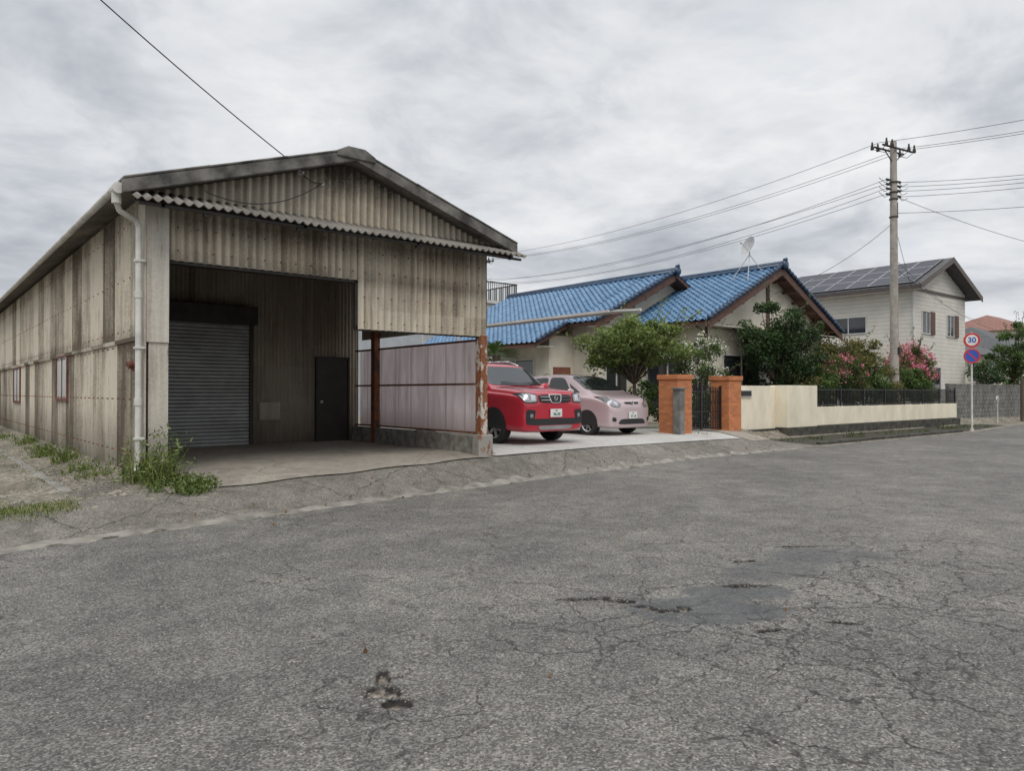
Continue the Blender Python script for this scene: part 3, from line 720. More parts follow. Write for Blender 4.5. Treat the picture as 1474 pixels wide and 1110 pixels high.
for i in range(3):
    for j in range(7):
        a=.30+i*1.36; b=a+1.34; v0=5.4+j*1.24; v1=v0+1.22
        f=lambda t:(ru-t, rz+sl*t+.09)
        (x0,z0),(x1,z1)=f(a),f(b)
        k.prism([(x0,v0,z0),(x1,v0,z1),(x1,v0,z1+.04),(x0,v0,z0+.04)],(0,v1-v0,0),0)
        for (t0,t1,va,vb) in((a,a+.04,v0,v1),(b-.04,b,v0,v1),(a,b,v0,v0+.04),(a,b,v1-.04,v1)):
            (xa,za),(xb,zb)=f(t0),f(t1)
            k.add([(xa,va,za+.046),(xb,va,zb+.046),(xb,vb,zb+.046),(xa,vb,za+.046)],[(0,1,2,3)],1)
k.obj('solar_panels',[M['solar'],M['solarframe']],h2)
k=MB()
window(k,'v',40.7,41.7,4.9,6.1,5.7); window(k,'v',44.2,45.2,4.9,6.1,5.7); window(k,'u',8.2,10.2,5.0,5.9,39.5); window(k,'v',41.0,43.2,1.2,3.0,5.7)
k.box((41.78,5.62,4.85),(42.4,5.69,6.15),2);k.box((45.28,5.62,4.85),(45.9,5.69,6.15),2)
k.obj('windows_and_shutters',[M['alu'],M['glass'],M['brown']],h2)
k=MB(); k.box((37.5,7.4,3.2),(39.49,13.1,3.35)); k.box((37.5,7.4,3.35),(37.6,13.1,4.3)); k.box((37.6,7.4,3.35),(39.49,7.5,4.3)); k.obj('balcony',[M['siding_l']],h2)
k=MB(); k.cyl((39.42,5.60,.4),(39.42,5.60,7.2),.045); k.obj('downpipe',[M['alu']],h2)

h3=empty('roof_terrace_house')
box('walls',(15,22,.3),(25,31,6.7),simple('pale_render',(.42,.45,.47),(.36,.38,.40),2,.9),h3)
box('parapet',(14.9,21.9,6.7),(25.1,31.1,6.86),M['siding_l'],h3)
k=MB()
for u in np.arange(15,25.1,.14): k.box((u-.015,21.95,6.86),(u+.015,21.98,7.9))
for v in np.arange(22,31,.14): k.box((25.03,v-.015,6.86),(25.06,v+.015,7.9))
k.box((15,21.93,7.9),(25.1,21.99,7.96)); k.box((25.02,22.0,7.9),(25.08,31,7.96)); k.obj('railing',[M['black']],h3)
k=MB(); window(k,'v',22.5,24,4,5.5,22); k.obj('window',[M['alu'],M['glass']],h3)

def hipbox(name,u0,u1,v0,v1,ze,zr,wm,rm,base=.3):
    e=empty(name); k=MB(); k.box((u0,v0,base),(u1,v1,ze)); k.obj('walls',[wm],e)
    o=.6; k=MB(); um=(u0+u1)/2; d=min((v1-v0)/2,(u1-u0)/2)+o
    V=[(u0-o,v0-o,ze-.1),(u1+o,v0-o,ze-.1),(u1+o,v1+o,ze-.1),(u0-o,v1+o,ze-.1)]
    if (u1-u0)>(v1-v0): T=[(u0-o+d,(v0+v1)/2,zr),(u1+o-d,(v0+v1)/2,zr)]; F=[(0,1,5,4),(1,2,5),(2,3,4,5),(3,0,4),(3,2,1,0)]
    else: T=[(um,v0-o+d,zr),(um,v1+o-d,zr)]; F=[(0,1,4),(1,2,5,4),(2,3,5),(3,0,4,5),(3,2,1,0)]
    k.add(V+T,F); k.obj('roof',[rm],e)
    k=MB(); window(k,'v',u0+1,u0+2.6,ze-1.7,ze-.6,v0); window(k,'v',u1-2.6,u1-1,ze-1.7,ze-.6,v0); k.obj('windows',[M['alu'],M['glass']],e); return e
hipbox('grey_roofed_house',50.5,58,7,14,4.2,6.0,M['cream'],M['dkroof'])
hipbox('red_roofed_house',86,98,14,22,8.2,10.2,M['cream'],simple('red_tiles',(.26,.13,.10),(.18,.08,.06),4,.7))
hipbox('distant_house',66,76,9,17,5.2,7.4,M['siding'],M['dkroof'])
hipbox('distant_house',110,125,6,18,6,9,M['cream'],M['dkroof'])

# ---------------------------------------------------------------- garden walls
def pillar(u,v,w=.66,h=2.1):
    e=empty('brick_gate_pillar'); b=G(u,v)-.02
    k=MB(); k.box((u-w/2,v-w/2,b),(u+w/2,v+w/2,h-.13)); k.box((u-w/2-.04,v-w/2-.04,h-.13),(u+w/2+.04,v+w/2+.04,h)); k.obj('brickwork',[M['brick']],e,bevel=.008); return e
pillar(14.35,2.1); pillar(17.05,2.25)
k=MB(); k.box((13.86,1.55,.3),(14.06,1.80,1.68)); k.box((13.82,1.51,1.68),(14.10,1.84,1.74)); k.obj('stone_name_post',[M['greyblock']],None,bevel=.01)
ge=empty('iron_gate'); k=MB()
for u in np.arange(14.75,16.7,.085): k.box((u-.01,2.2,.5),(u+.01,2.22,1.72+.12*math.sin((u-14.7)*1.6)))
for z in(.5,1.0,1.6): k.box((14.7,2.19,z),(16.72,2.23,z+.04))
for u in np.arange(14.8,16.6,.17): k.cyl((u,2.21,.7),(u+.15,2.21,.95),.01,n=4); k.cyl((u+.15,2.21,1.1),(u,2.21,1.5),.01,n=4)
k.box((15.68,2.18,.48),(15.76,2.24,1.9)); k.box((14.7,2.18,.48),(14.76,2.24,1.8)); k.box((16.66,2.18,.48),(16.72,2.24,1.8))
k.obj('gate_leaves',[M['black']],ge)
gw=empty('garden_wall')
k=MB(); k.box((17.42,2.55,.36),(20.4,2.75,1.82)); k.box((20.4,2.1,.40),(20.6,2.76,1.84)); k.box((20.6,2.1,.40),(22.4,2.3,1.84)); k.box((22.4,2.12,.42),(35.4,2.28,1.08))
k.obj('stucco_wall',[M['creamwall']],gw,bevel=.01)
k=MB(); k.box((20.3,2.0,-.02),(35.5,2.34,.405)); k.box((17.4,2.45,.0),(20.3,2.6,.37)); k.obj('foundation',[M['dkerb']],gw,bevel=.01)
k=MB()
for u in np.arange(22.5,35.4,.11): k.box((u-.011,2.19,1.10),(u+.011,2.21,1.74))
for z in(1.12,1.68): k.box((22.42,2.18,z),(35.4,2.22,z+.035))
for u in np.arange(22.45,35.5,1.85): k.box((u-.025,2.17,1.06),(u+.025,2.23,1.8))
k.obj('railing',[M['black']],gw)
k=MB(); k.box((18.0,2.50,1.45),(18.9,2.548,1.68),1); k.box((18.05,2.49,1.48),(18.85,2.499,1.65),0); k.box((17.6,2.5,1.4),(17.72,2.548,1.6),0); k.obj('mailbox_and_intercom',[M['black'],M['alu']],gw)
bw=empty('block_wall')
k=MB(); k.box((35.5,2.5,0),(48,2.65,1.95)); k.box((35.5,2.48,1.952),(48,2.67,2.02)); k.obj('blocks',[M['greyblock']],bw)
k=MB()
for z in np.arange(.2,2,.2): k.box((35.5,2.494,z),(48,2.4985,z+.012))
for z in np.arange(0,1.9,.2):
    for u in np.arange(35.7+(.2 if int(round(z*5))%2 else 0),48,.4): k.box((u,2.494,z+.013),(u+.012,2.4985,z+.199))
k.obj('mortar_joints',[M['dkerb']],bw)

# carport (long narrow canopy running back between the lots)
cp=empty('carport')
n=10;A=np.zeros((2,n,3))
for i in range(n):
    t=i/(n-1); u=12.35-1.2*t; z=3.80-.02*t-.10*t*t
    A[0,i]=(u,1.7,z);A[1,i]=(u,10.5,z)
o=grid('roof_sheet',A,M['glassl'],cp); o.modifiers.new('s','SOLIDIFY').thickness=.015
k=MB(); k.box((12.35,1.68,3.76),(12.40,10.5,3.83)); k.box((11.1,1.68,3.64),(11.16,10.5,3.70))
for v in(1.7,3.4,5.4,7.4,9.2): k.prism([(12.34,v,3.77),(11.16,v,3.66),(11.16,v,3.69),(12.34,v,3.80)],(0,.04,0))
for v in(8.2,10.3): k.box((11.1,v,.42),(11.16,v+.08,3.64))
k.obj('frame',[M['alu']],cp)

# ---------------------------------------------------------------- trees & shrubs
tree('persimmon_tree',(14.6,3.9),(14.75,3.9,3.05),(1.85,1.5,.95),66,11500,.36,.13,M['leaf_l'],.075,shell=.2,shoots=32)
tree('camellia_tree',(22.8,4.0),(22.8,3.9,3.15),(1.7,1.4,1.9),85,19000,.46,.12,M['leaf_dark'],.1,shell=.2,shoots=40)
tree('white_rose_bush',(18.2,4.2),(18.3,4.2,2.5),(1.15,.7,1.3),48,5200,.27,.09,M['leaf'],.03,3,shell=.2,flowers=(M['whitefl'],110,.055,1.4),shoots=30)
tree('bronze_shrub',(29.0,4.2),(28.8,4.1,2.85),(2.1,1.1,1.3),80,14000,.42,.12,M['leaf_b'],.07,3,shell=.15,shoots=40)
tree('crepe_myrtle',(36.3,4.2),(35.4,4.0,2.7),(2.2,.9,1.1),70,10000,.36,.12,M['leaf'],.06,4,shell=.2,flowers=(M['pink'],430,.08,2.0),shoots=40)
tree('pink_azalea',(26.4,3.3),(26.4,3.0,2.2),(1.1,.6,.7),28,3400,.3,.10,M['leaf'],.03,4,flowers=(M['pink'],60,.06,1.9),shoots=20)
he=empty('garden_hedge')
for i in range(13):
    u=22.9+i*1.0; h=random.uniform(.7,1.2)
    cs,pts,lv=clumpcloud((u,3.2+random.uniform(-.2,.4),1.25+h*.55),(.85,.5,h),20,3000,.34,.15)
    pts[:,1]=np.maximum(pts[:,1],2.35)
    leaves('foliage',pts,.10,M['leaf'] if i%4 else M['leaf_b'],he,lv=lv)
he2=empty('entrance_shrubs')
for (u,v,z,rx,rz_) in((16.0,4.6,1.2,.8,.8),(17.8,3.6,1.0,.6,.6),(19.5,3.6,1.3,.9,.8),(13.4,4.6,1.0,.6,.6),(12.7,9.5,2.0,.9,.9),(15.1,8.2,1.4,.8,1.0)):
    cs,pts,lv=clumpcloud((u,v,z),(rx,rx*.8,rz_),20,2600,.32,.2)
    pts[:,2]=np.maximum(pts[:,2],.45)
    leaves('foliage',pts,.10,M['leaf'] if u>13 else M['leaf_dark'],he2,lv=lv)
tree('garden_tree',(51,4.2),(51,4.2,4.0),(1.7,1.5,1.9),44,7500,.5,.15,M['leaf'],.1,shoots=20)
tree('garden_tree',(47,5.0),(47.5,4.8,2.6),(1.3,.9,1.0),26,3600,.42,.13,M['leaf_dark'],.07)
bt=empty('background_trees')
for i in range(20):
    u=60+i*7+random.uniform(-2,2); v=5+random.uniform(0,6)+i*.8
    cs,pts,lv=clumpcloud((u,v,2.4),(3,2,2.2),14,1400,1.0,.3)
    leaves('foliage',pts,.4,M['leaf'],bt,lv=lv)
for i in range(4):
    cs,pts,lv=clumpcloud((-1.5-i*.6,17+i*1.6,1.5),(.9,1,1.3),20,2500,.4,.2)
    leaves('foliage',pts,.12,M['leaf_dark'],bt,lv=lv)
pe=empty('sago_palm'); k=MB(); pc0=Vector((13.3,9.0,2.9)); k.cyl((13.3,9,.4),(13.3,9,2.9),.16,.13,n=10); k.obj('trunk',[M['bark']],pe)
V=[];F=[];lvv=[]
for i in range(34):
    a=random.uniform(0,6.28); el=random.uniform(-.1,1.2); Lf=random.uniform(.8,1.15)
    d=Vector((math.cos(a)*math.cos(el),math.sin(a)*math.cos(el),math.sin(el))); s=d.cross(Vector((0,0,1))).normalized()
    for j in range(16):
        t=.15+j/16*.85; p=pc0+d*Lf*t+Vector((0,0,-.55*t*t*Lf)); w=.20*math.sin(t*math.pi*.9+.2)
        for sg in(-1,1):
            kk=len(V); q=p+s*sg*w+d*.08; V+=[p,p+d*.03,q]; F.append((kk,kk+1,kk+2)); lvv.append(random.random())
o=mobj('fronds',V,F,M['leaf'],pe); at=o.data.attributes.new('lv','FLOAT','FACE'); at.data.foreach_set('value',lvv)

# ---------------------------------------------------------------- poles & wires
ARM=Vector((.98,-.18,0)).normalized()
def upole(u,v,h=12.8):
    e=empty('utility_pole'); k=MB()
    k.cyl((u,v,0),(u,v,h),.20,.135,n=20)
    dw=Vector((-ARM.y,ARM.x,0))
    ar=ARM
    def arm(z,a,b,off=0,r=.045):
        p=Vector((u,v,z))+dw*off; p0=p-ar*a; p1=p+ar*b
        k.cyl(p0,p1,r,n=6,m=1)
    for off in(-.2,.2): arm(h-.35,1.05,1.05,off)
    for t in(-1.0,-.6,.6,1.0):
        p=Vector((u,v,h-.35))+ar*t
        for off in(-.34,.34):
            q=p+dw*off; k.cyl(q,q+Vector((0,0,.26)),.06,.035,n=8,m=1); k.cyl(q-Vector((0,0,.08)),q+Vector((0,0,.05)),.075,n=8,m=1)
        k.tube([p+dw*-.34-Vector((0,0,.05)),p-Vector((0,0,.22)),p+dw*.34-Vector((0,0,.05))],.013,5,m=1)
    k.tube([Vector((u,v,h-1.0)),Vector((u,v,h-.4))+ar*.7],.025,5,m=1); k.tube([Vector((u,v,h-1.0)),Vector((u,v,h-.4))-ar*.7],.025,5,m=1)
    for z in(h-1.75,h-1.95,h-2.15,h-2.4):
        for s in(-1,1):
            p=Vector((u,v,z))+ar*.28*s; k.cyl(p,p+ar*s*.22,.055,n=8,m=1); k.cyl((u,v,z),p,.02,n=5,m=1)
            k.tube([p,p+ar*s*.35-Vector((0,0,.16)),p+ar*s*.75],.012,5,m=1)
    for z in(h-1.85,h-2.3,h-2.6,h-3.4): k.cyl((u,v,z),(u,v,z+.05),.19,n=16,m=1)
    k.box((u-.08,v-.26,h-9.5),(u+.08,v-.18,h-9.2),1)
    k.cyl((u+.2,v-.05,h-3.3),(u+.2,v-.05,h-2.7),.06,n=8,m=1)
    for i in range(14): 
        z=2.4+i*.7; sg=1 if i%2 else -1; k.cyl((u,v,z),(u+sg*.28,v,z),.010,n=4,m=1)
    k.obj('pole_and_fittings',[M['polec'],M['steel'],M['ins']],e,smooth=False)
    return e
P1=(31.3,3.2); P2=(33.7,36.9); P3=(30.3,-21.4)
for p in(P1,P2,P3): upole(*p)
def wires(name,segs,r=.011):
    cu=bpy.data.curves.new(name,'CURVE'); cu.dimensions='3D'; cu.bevel_depth=r; cu.bevel_resolution=1
    for a,b,sag in segs:
        a=Vector(a);b=Vector(b); sp=cu.splines.new('POLY'); sp.points.add(24)
        for i in range(25):
            t=i/24; p=a.lerp(b,t); p.z-=sag*4*t*(1-t); sp.points[i].co=(*p,1)
    cu.materials.append(M['wire']); o=bpy.data.objects.new(name,cu); sc.collection.objects.link(o); return o
segs=[]
for Q,sg in((P2,-1),(P3,1)):
    for t in(-1.0,.6,1.0):
        a=Vector((*P1,12.6))+ARM*t; b=Vector((*Q,12.6))+ARM*t; segs.append((a,b,.9))
    for z,t in((11.05,.5),(10.85,.5),(10.65,.5),(10.4,.5)):
        a=Vector((*P1,z))+ARM*t*sg; b=Vector((*Q,z-.1+random.uniform(-.2,.2)))+ARM*t*sg; segs.append((a,b,.95+random.uniform(-.1,.35)))
segs.append(((*P1,9.6),(*P3,8.9),.9)); segs.append(((*P1,9.3),(44,7,6.4),.4)); segs.append(((*P1,9.2),(24.5,5,5.6),.35))
segs.append(((*P1,7.6),(60,9,7.0),.5)); segs.append(((*P1,7.2),(62,8,6.2),.5)); segs.append(((*P1,10.4),(52,-3,8.6),.6))
wires('overhead_power_lines',segs,.010)
u1,v1=cw(-7.9,4.0)
wires('service_cable',[((2.15,-.2,5.06),(u1,v1,9.3),.30),((2.15,-.15,5.03),(2.55,-.07,4.97),.05),((2.5,-.15,4.95),(.6,-.45,4.42),.25)],.008)

# ---------------------------------------------------------------- road sign
rs=empty('speed_limit_sign')
su,sv=30.75,-.05
k=MB(); k.cyl((su,sv,0),(su,sv,4.05),.038,n=12); k.cyl((su,sv,0),(su,sv,.12),.07,n=12); k.obj('post',[M['pipe']],rs)
sd=Vector((-.86,-.51,0)).normalized(); sr=Vector((-sd.y,sd.x,0))
if sr.dot(Vector((.77,-.637,0)))<0: sr=-sr
def disc(c,r,off,mat,name,r0=0):
    k=MB(); c=Vector(c)+sd*off; n=36; V=[];F=[]
    for i in range(n):
        t=2*math.pi*i/n; dd=sr*math.cos(t)+Vector((0,0,1))*math.sin(t); V+=[tuple(c+dd*r),tuple(c+dd*r0)]
    for i in range(n): j=(i+1)%n; F.append((2*i,2*j,2*j+1,2*i+1))
    k.add(V,F); o=k.obj(name,[mat],rs); return o
k=MB()
for z in(3.72,3.08):
    c=Vector((su,sv,z))+sd*.045; k.cyl(c,c+sd*.012,.305,n=36)
k.obj('sign_backs',[M['alu']],rs)
disc((su,sv,3.72),.30,.062,M['signred'],'red_ring',.22); disc((su,sv,3.72),.22,.062,M['white'],'speed_face',.0)
disc((su,sv,3.08),.30,.062,M['signred'],'red_ring',.24); disc((su,sv,3.08),.24,.062,M['signblue'],'blue_face',.0)
k=MB(); c=Vector((su,sv,3.08))+sd*.066; a=(sr+Vector((0,0,-1))).normalized(); b_=(sr+Vector((0,0,1))).normalized()
V=[c+a*.25+b_*.03,c+a*.25-b_*.03,c-a*.25-b_*.03,c-a*.25+b_*.03]; k.add([tuple(p) for p in V],[(0,1,2,3)]); k.obj('slash',[M['signred']],rs)
def text(name,s,size,mat,parent,mw,extr=.001):
    cu=bpy.data.curves.new(name,'FONT'); cu.body=s; cu.size=size; cu.align_x='CENTER'; cu.align_y='CENTER'; cu.extrude=extr; cu.offset=size*.02
    cu.materials.append(mat); o=bpy.data.objects.new(name,cu); sc.collection.objects.link(o); o.parent=parent; o.matrix_local=mw; return o
def basis(x,y,z,o): 
    return Matrix(((x[0],y[0],z[0],o[0]),(x[1],y[1],z[1],o[1]),(x[2],y[2],z[2],o[2]),(0,0,0,1)))
rgt=Vector((0,0,1)).cross(sd)
text('numerals','30',.30,M['signblue'],rs,basis(rgt,Vector((0,0,1)),sd,Vector((su,sv,3.72))+sd*.067))
k=MB(); k.cyl((44,1.9,0),(44,1.9,2.4),.09,.08,n=10); k.obj('timber_post',[M['bark']])
k=MB(); k.cyl((40.5,2.0,0),(40.5,2.0,1.0),.03,n=8); k.cyl((40.5,1.97,1.25),(40.5,2.03,1.25),.17,n=20,m=0); k.cyl((40.5,1.955,1.25),(40.5,1.968,1.25),.13,n=20,m=1); k.cyl((40.5,2.0,1.0),(40.5,2.0,1.15),.025,n=8)
k.obj('traffic_mirror',[M['pipe'],M['chrome']])

# ---------------------------------------------------------------- cars
def chaikin(p,it=2,q=.12):
    for _ in range(it):
        r=[]
        for i in range(len(p)):
            a,b=p[i],p[(i+1)%len(p)]
            r+=[(a[0]*(1-q)+b[0]*q,a[1]*(1-q)+b[1]*q),(a[0]*q+b[0]*(1-q),a[1]*q+b[1]*(1-q))]
        p=r
    return p
def resample(p,n):
    P=[Vector((*a,0)) for a in p]; P.append(P[0]); d=[0]
    for i in range(len(P)-1): d.append(d[-1]+(P[i+1]-P[i]).length)
    out=[]
    for k in range(n):
        t=d[-1]*k/n; i=max(j for j in range(len(d)-1) if d[j]<=t); f=(t-d[i])/max(1e-9,d[i+1]-d[i]); q=P[i].lerp(P[i+1],f); out.append((q.x,q.y))
    return out
def car(name,keys,paint,loc,rz,wheels,wr,feat,scale):
    e=empty(name,loc,rz,scale)
    V=[];F=[];rows=None
    zb0=keys[4][2]
    for (x,Wd,zb,belt,Wr,zt) in keys:
        h=[(0,zb),(Wd*.86,zb),(Wd*.985,zb+.04),(Wd,zb+.20),(Wd*.985,(zb+.20+belt)/2),(Wd*.998,belt-.10),(Wd*.985,belt-.03),(Wd*.945,belt),((Wd*.935*.5+Wr*.5),belt+(zt-.05-belt)*.5),(Wr*1.0,zt-.065),(Wr*.955,zt-.022),(Wr*.5,zt-.004),(0,zt)]
        ring=[(x,y,z) for y,z in h]+[(x,-y,z) for y,z in reversed(h[1:-1])]
        rows=len(ring); V+=ring
    n=len(keys)
    for i in range(n-1):
        for j in range(rows):
            a=i*rows+j;b=i*rows+(j+1)%rows; F.append((a,b,b+rows,a+rows))
    for base,flip in((0,False),((n-1)*rows,True)):
        half=rows//2
        for j in range(half):
            a=base+j;b=base+j+1;c=base+(rows-j-1)%rows;d=base+(rows-j)%rows
            q=[a,d,c,b] if not flip else [a,b,c,d]
            qq=[]
            for t in q:
                if t not in qq: qq.append(t)
            if len(qq)>=3: F.append(tuple(qq))
    body=mobj('body',V,F,paint,None,True)
    md=body.modifiers.new('s','SUBSURF'); md.levels=3; md.render_levels=3
    bpy.context.view_layer.update()
    dg=bpy.context.evaluated_depsgraph_get(); bvh=BVHTree.FromObject(body,dg)
    body.parent=e
    def patch(nm,outline,plane,mat,off=.006,side=1,n=64,rings=10,smooth=2,thick=0):
        p=resample(chaikin(outline,smooth) if smooth else outline,n)
        cx=sum(a[0] for a in p)/n; cy=sum(a[1] for a in p)/n
        pts=[(cx,cy)]
        for r in range(1,rings+1): pts+=[(cx+(a[0]-cx)*r/rings,cy+(a[1]-cy)*r/rings) for a in p]
        out=[]
        for a,b in pts:
            if plane=='side': o=Vector((a,3*side,b)); d=Vector((0,-side,0))
            elif plane=='front': o=Vector((-3,a,b)); d=Vector((1,0,0))
            elif plane=='rear': o=Vector((9,a,b)); d=Vector((-1,0,0))
            else: o=Vector((a,b,4)); d=Vector((0,0,-1))
            loc_,nr,_,_=bvh.ray_cast(o,d)
            if loc_ is None: loc_,nr,_,_=bvh.find_nearest(o+d*3)
            if nr.dot(d)>0: nr=-nr
            out.append(loc_+nr*off)
        Fs=[(0,1+i,1+(i+1)%n) for i in range(n)]
        for r in range(rings-1):
            for i in range(n):
                a=1+r*n+i;b=1+r*n+(i+1)%n; Fs.append((a,a+n,b+n,b))
        return mobj(nm,out,Fs,mat,e,True)
    for nm,ol,pl,mt,off in feat['patches']:
        if pl=='side':
            for s in(1,-1): patch(nm,ol,'side',mt,off,s)
        elif pl=='front2':
            patch(nm,ol,'front',mt,off); patch(nm,[(-a,b) for a,b in ol],'front',mt,off)
        else: patch(nm,ol,pl,mt,off)
    for x in wheels:
        circ=[(x+math.cos(t)*(wr+.045),wr+.01+math.sin(t)*(wr+.045)) for t in np.linspace(0,2*math.pi,24,endpoint=False)]
        circ=[(a,max(b,zb0+.02)) for a,b in circ]
        for s in(1,-1):
            patch('wheel_arch',circ,'side',M['plastic'],.004,s,smooth=0)
            W_=feat['W']; k=MB(); yo=s*(W_+.012); yi=s*(W_-.20)
            prof=[(wr*.62,yi),(wr*.93,yi),(wr,yi+s*.03),(wr,yo-s*.03),(wr*.94,yo-s*.002),(wr*.70,yo),(wr*.68,yo-s*.02)]
            nn=32;V=[];Fs=[]
            for i in range(nn):
                t=2*math.pi*i/nn
                for r,y in prof: V.append((x+math.cos(t)*r,y,wr+math.sin(t)*r))
            m_=len(prof)
            for i in range(nn):
                for j in range(m_-1): a=i*m_+j;b=((i+1)%nn)*m_+j; Fs.append((a,b,b+1,a+1))
            k.add(V,Fs,0)
            k.cyl((x,yo-s*.07,wr),(x,yo-s*.065,wr),wr*.69,n=28,m=2)
            rim=[(wr*.69,yo-s*.012),(wr*.61,yo-s*.03)]
            V=[];Fs=[]
            for i in range(nn):
                t=2*math.pi*i/nn
                for r,y in rim: V.append((x+math.cos(t)*r,y,wr+math.sin(t)*r))
            for i in range(nn): a=i*2;b=((i+1)%nn)*2; Fs.append((a,b,b+1,a+1))
            k.add(V,Fs,1)
            for i in range(feat['spokes']):
                t=2*math.pi*i/feat['spokes']+.3; d=Vector((math.cos(t),0,math.sin(t))); q=Vector((-d.z,0,d.x)); c=Vector((x,yo-s*.03,wr))
                w0=feat['sw']
                poly=[c+d*.04+q*w0,c+d*wr*.64+q*w0*.7,c+d*wr*.64-q*w0*.7,c+d*.04-q*w0]
                k.prism(poly,(0,s*-.02,0),1)
            k.cyl((x,yo-s*.045,wr),(x,yo-s*.018,wr),.06,n=14,m=1)
            k.obj('wheel',[M['tyre'],M['rim'],M['plastic']],e,smooth=False)
    for s in(1,-1):
        mx,my,mz=feat['mirror']; V=[];Fs=[]
        nu,nvv=14,8
        for i in range(nvv+1):
            ph=math.pi*i/nvv
            for j in range(nu):
                th=2*math.pi*j/nu; sx=abs(math.sin(ph))**.6
                V.append((mx+.07*sx*math.cos(th),s*(my+.12)+.115*sx*math.sin(th),mz+.085*math.cos(ph)))
        for i in range(nvv):
            for j in range(nu): a=i*nu+j;b=i*nu+(j+1)%nu; Fs.append((a,b,b+nu,a+nu))
        mobj('door_mirror',V,Fs,paint,e,True)
        k=MB(); k.cyl((mx+.03,s*(my-.04),mz-.05),(mx+.02,s*(my+.06),mz-.03),.03,n=8); k.obj('mirror_stalk',[M['plastic']],e)
    px,pz=feat['plate']; h=bvh.ray_cast(Vector((-3,0,pz)),Vector((1,0,0)))[0]
    fx=(h.x if h else 0)-.03
    box('number_plate',(fx,-.165,pz-.083),(fx+.012,.165,pz+.083),M['plate'],e,.004)
    text('plate_numerals',feat['num'][1],.085,M['plategreen'],e,basis(Vector((0,-1,0)),Vector((0,0,1)),Vector((-1,0,0)),Vector((fx-.003,-.01,pz-.025))))
    text('plate_region',feat['num'][0],.04,M['plategreen'],e,basis(Vector((0,-1,0)),Vector((0,0,1)),Vector((-1,0,0)),Vector((fx-.003,0,pz+.05))))
    b2=bvh.ray_cast(Vector((-3,0,feat['badge'])),Vector((1,0,0)))[0]
    k=MB(); bx=b2.x-.025
    for i in range(20):
        t=2*math.pi*i/20;t2=2*math.pi*(i+1)/20; k.cyl((bx,.05*math.cos(t),feat['badge']+.038*math.sin(t)),(bx,.05*math.cos(t2),feat['badge']+.038*math.sin(t2)),.006,n=5)
    k.box((bx-.004,-.055,feat['badge']-.007),(bx+.004,.055,feat['badge']+.007)); k.obj('badge',[M['chrome']],e)
    k=MB()
    for (y0,z0,y1,z1) in feat.get('slats',[]):
        for s in(1,-1):
            pts=[]
            for t in(0,.5,1):
                q=bvh.ray_cast(Vector((-3,s*(y0+(y1-y0)*t),z0+(z1-z0)*t)),Vector((1,0,0)))[0]; pts.append(q+Vector((-.022,0,0)))
            k.tube(pts,.007,5)
    if k.v: k.obj('grille_bars',[M['chrome']],e)
    k=MB()
    for s in(1,-1):
        for hx in feat['handles']:
            hh=bvh.ray_cast(Vector((hx,3*s,feat['hz'])),Vector((0,-s,0)))[0]
            k.box((hx-.09,min(hh.y,hh.y+s*.03),feat['hz']-.015),(hx+.09,max(hh.y,hh.y+s*.03),feat['hz']+.015))
    k.obj('door_handles',[paint],e,bevel=.008)
    k=MB()
    for y0,y1 in feat['wipers']:
        pts=[]
        for t in(0,.33,.66,1):
            y=y0+(y1-y0)*t; z=feat['wz']+.035*t
            q=bvh.ray_cast(Vector((-3,y,z)),Vector((1,0,0)))[0]; pts.append(q+Vector((-.02,0,.02)))
        k.tube(pts,.008,5)
    k.obj('wipers',[M['plastic']],e)
    if feat.get('rails'):
        k=MB()
        for s in(1,-1):
            pts=[]
            for x in np.linspace(1.85,4.15,8):
                q=bvh.ray_cast(Vector((x,s*.62,4)),Vector((0,0,-1)))[0]; pts.append(q+Vector((0,0,.07 if 1.9<x<4.1 else .0)))
            k.tube(pts,.024,8)
        k.obj('roof_rails',[M['rim']],e,smooth=True)
    k=MB()
    for x in feat['shuts']:
        for s in(1,-1):
            pts=[]
            for z in np.linspace(.42,feat['hz']+.10,8):
                q=bvh.ray_cast(Vector((x,3*s,z)),Vector((0,-s,0)))
                if q[0]: pts.append(q[0]+Vector((0,s*.001,0)))
            k.tube(pts,.005,4)
    for s in(1,-1):
        pts=[]
        for x in np.linspace(feat['hood'][0],feat['hood'][1],10):
            q=bvh.ray_cast(Vector((x,s*feat['hood'][2],4)),Vector((0,0,-1)))
            if q[0]: pts.append(q[0]+Vector((0,0,.001)))
        k.tube(pts,.005,4)
    k.obj('panel_gaps',[M['plastic']],e)
    return e
suv=[(0.0,.68,.34,.80,.60,.89),(.02,.79,.28,.87,.69,.99),(.07,.855,.25,.95,.76,1.07),(.27,.89,.25,1.01,.81,1.13),(.75,.897,.26,1.05,.82,1.17),(1.06,.897,.27,1.07,.82,1.19),(1.15,.897,.27,1.08,.80,1.22),(1.45,.897,.27,1.09,.75,1.45),(1.74,.897,.27,1.095,.71,1.66),(1.84,.897,.27,1.10,.705,1.695),(2.1,.897,.27,1.10,.70,1.72),(2.6,.897,.27,1.11,.70,1.735),(3.3,.897,.27,1.12,.695,1.73),(3.9,.892,.28,1.13,.69,1.705),(4.25,.885,.30,1.13,.68,1.67),(4.32,.875,.31,1.13,.68,1.63),(4.43,.86,.34,1.08,.70,1.30),(4.50,.82,.36,1.0,.70,1.12),(4.58,.70,.42,.85,.60,.95)]
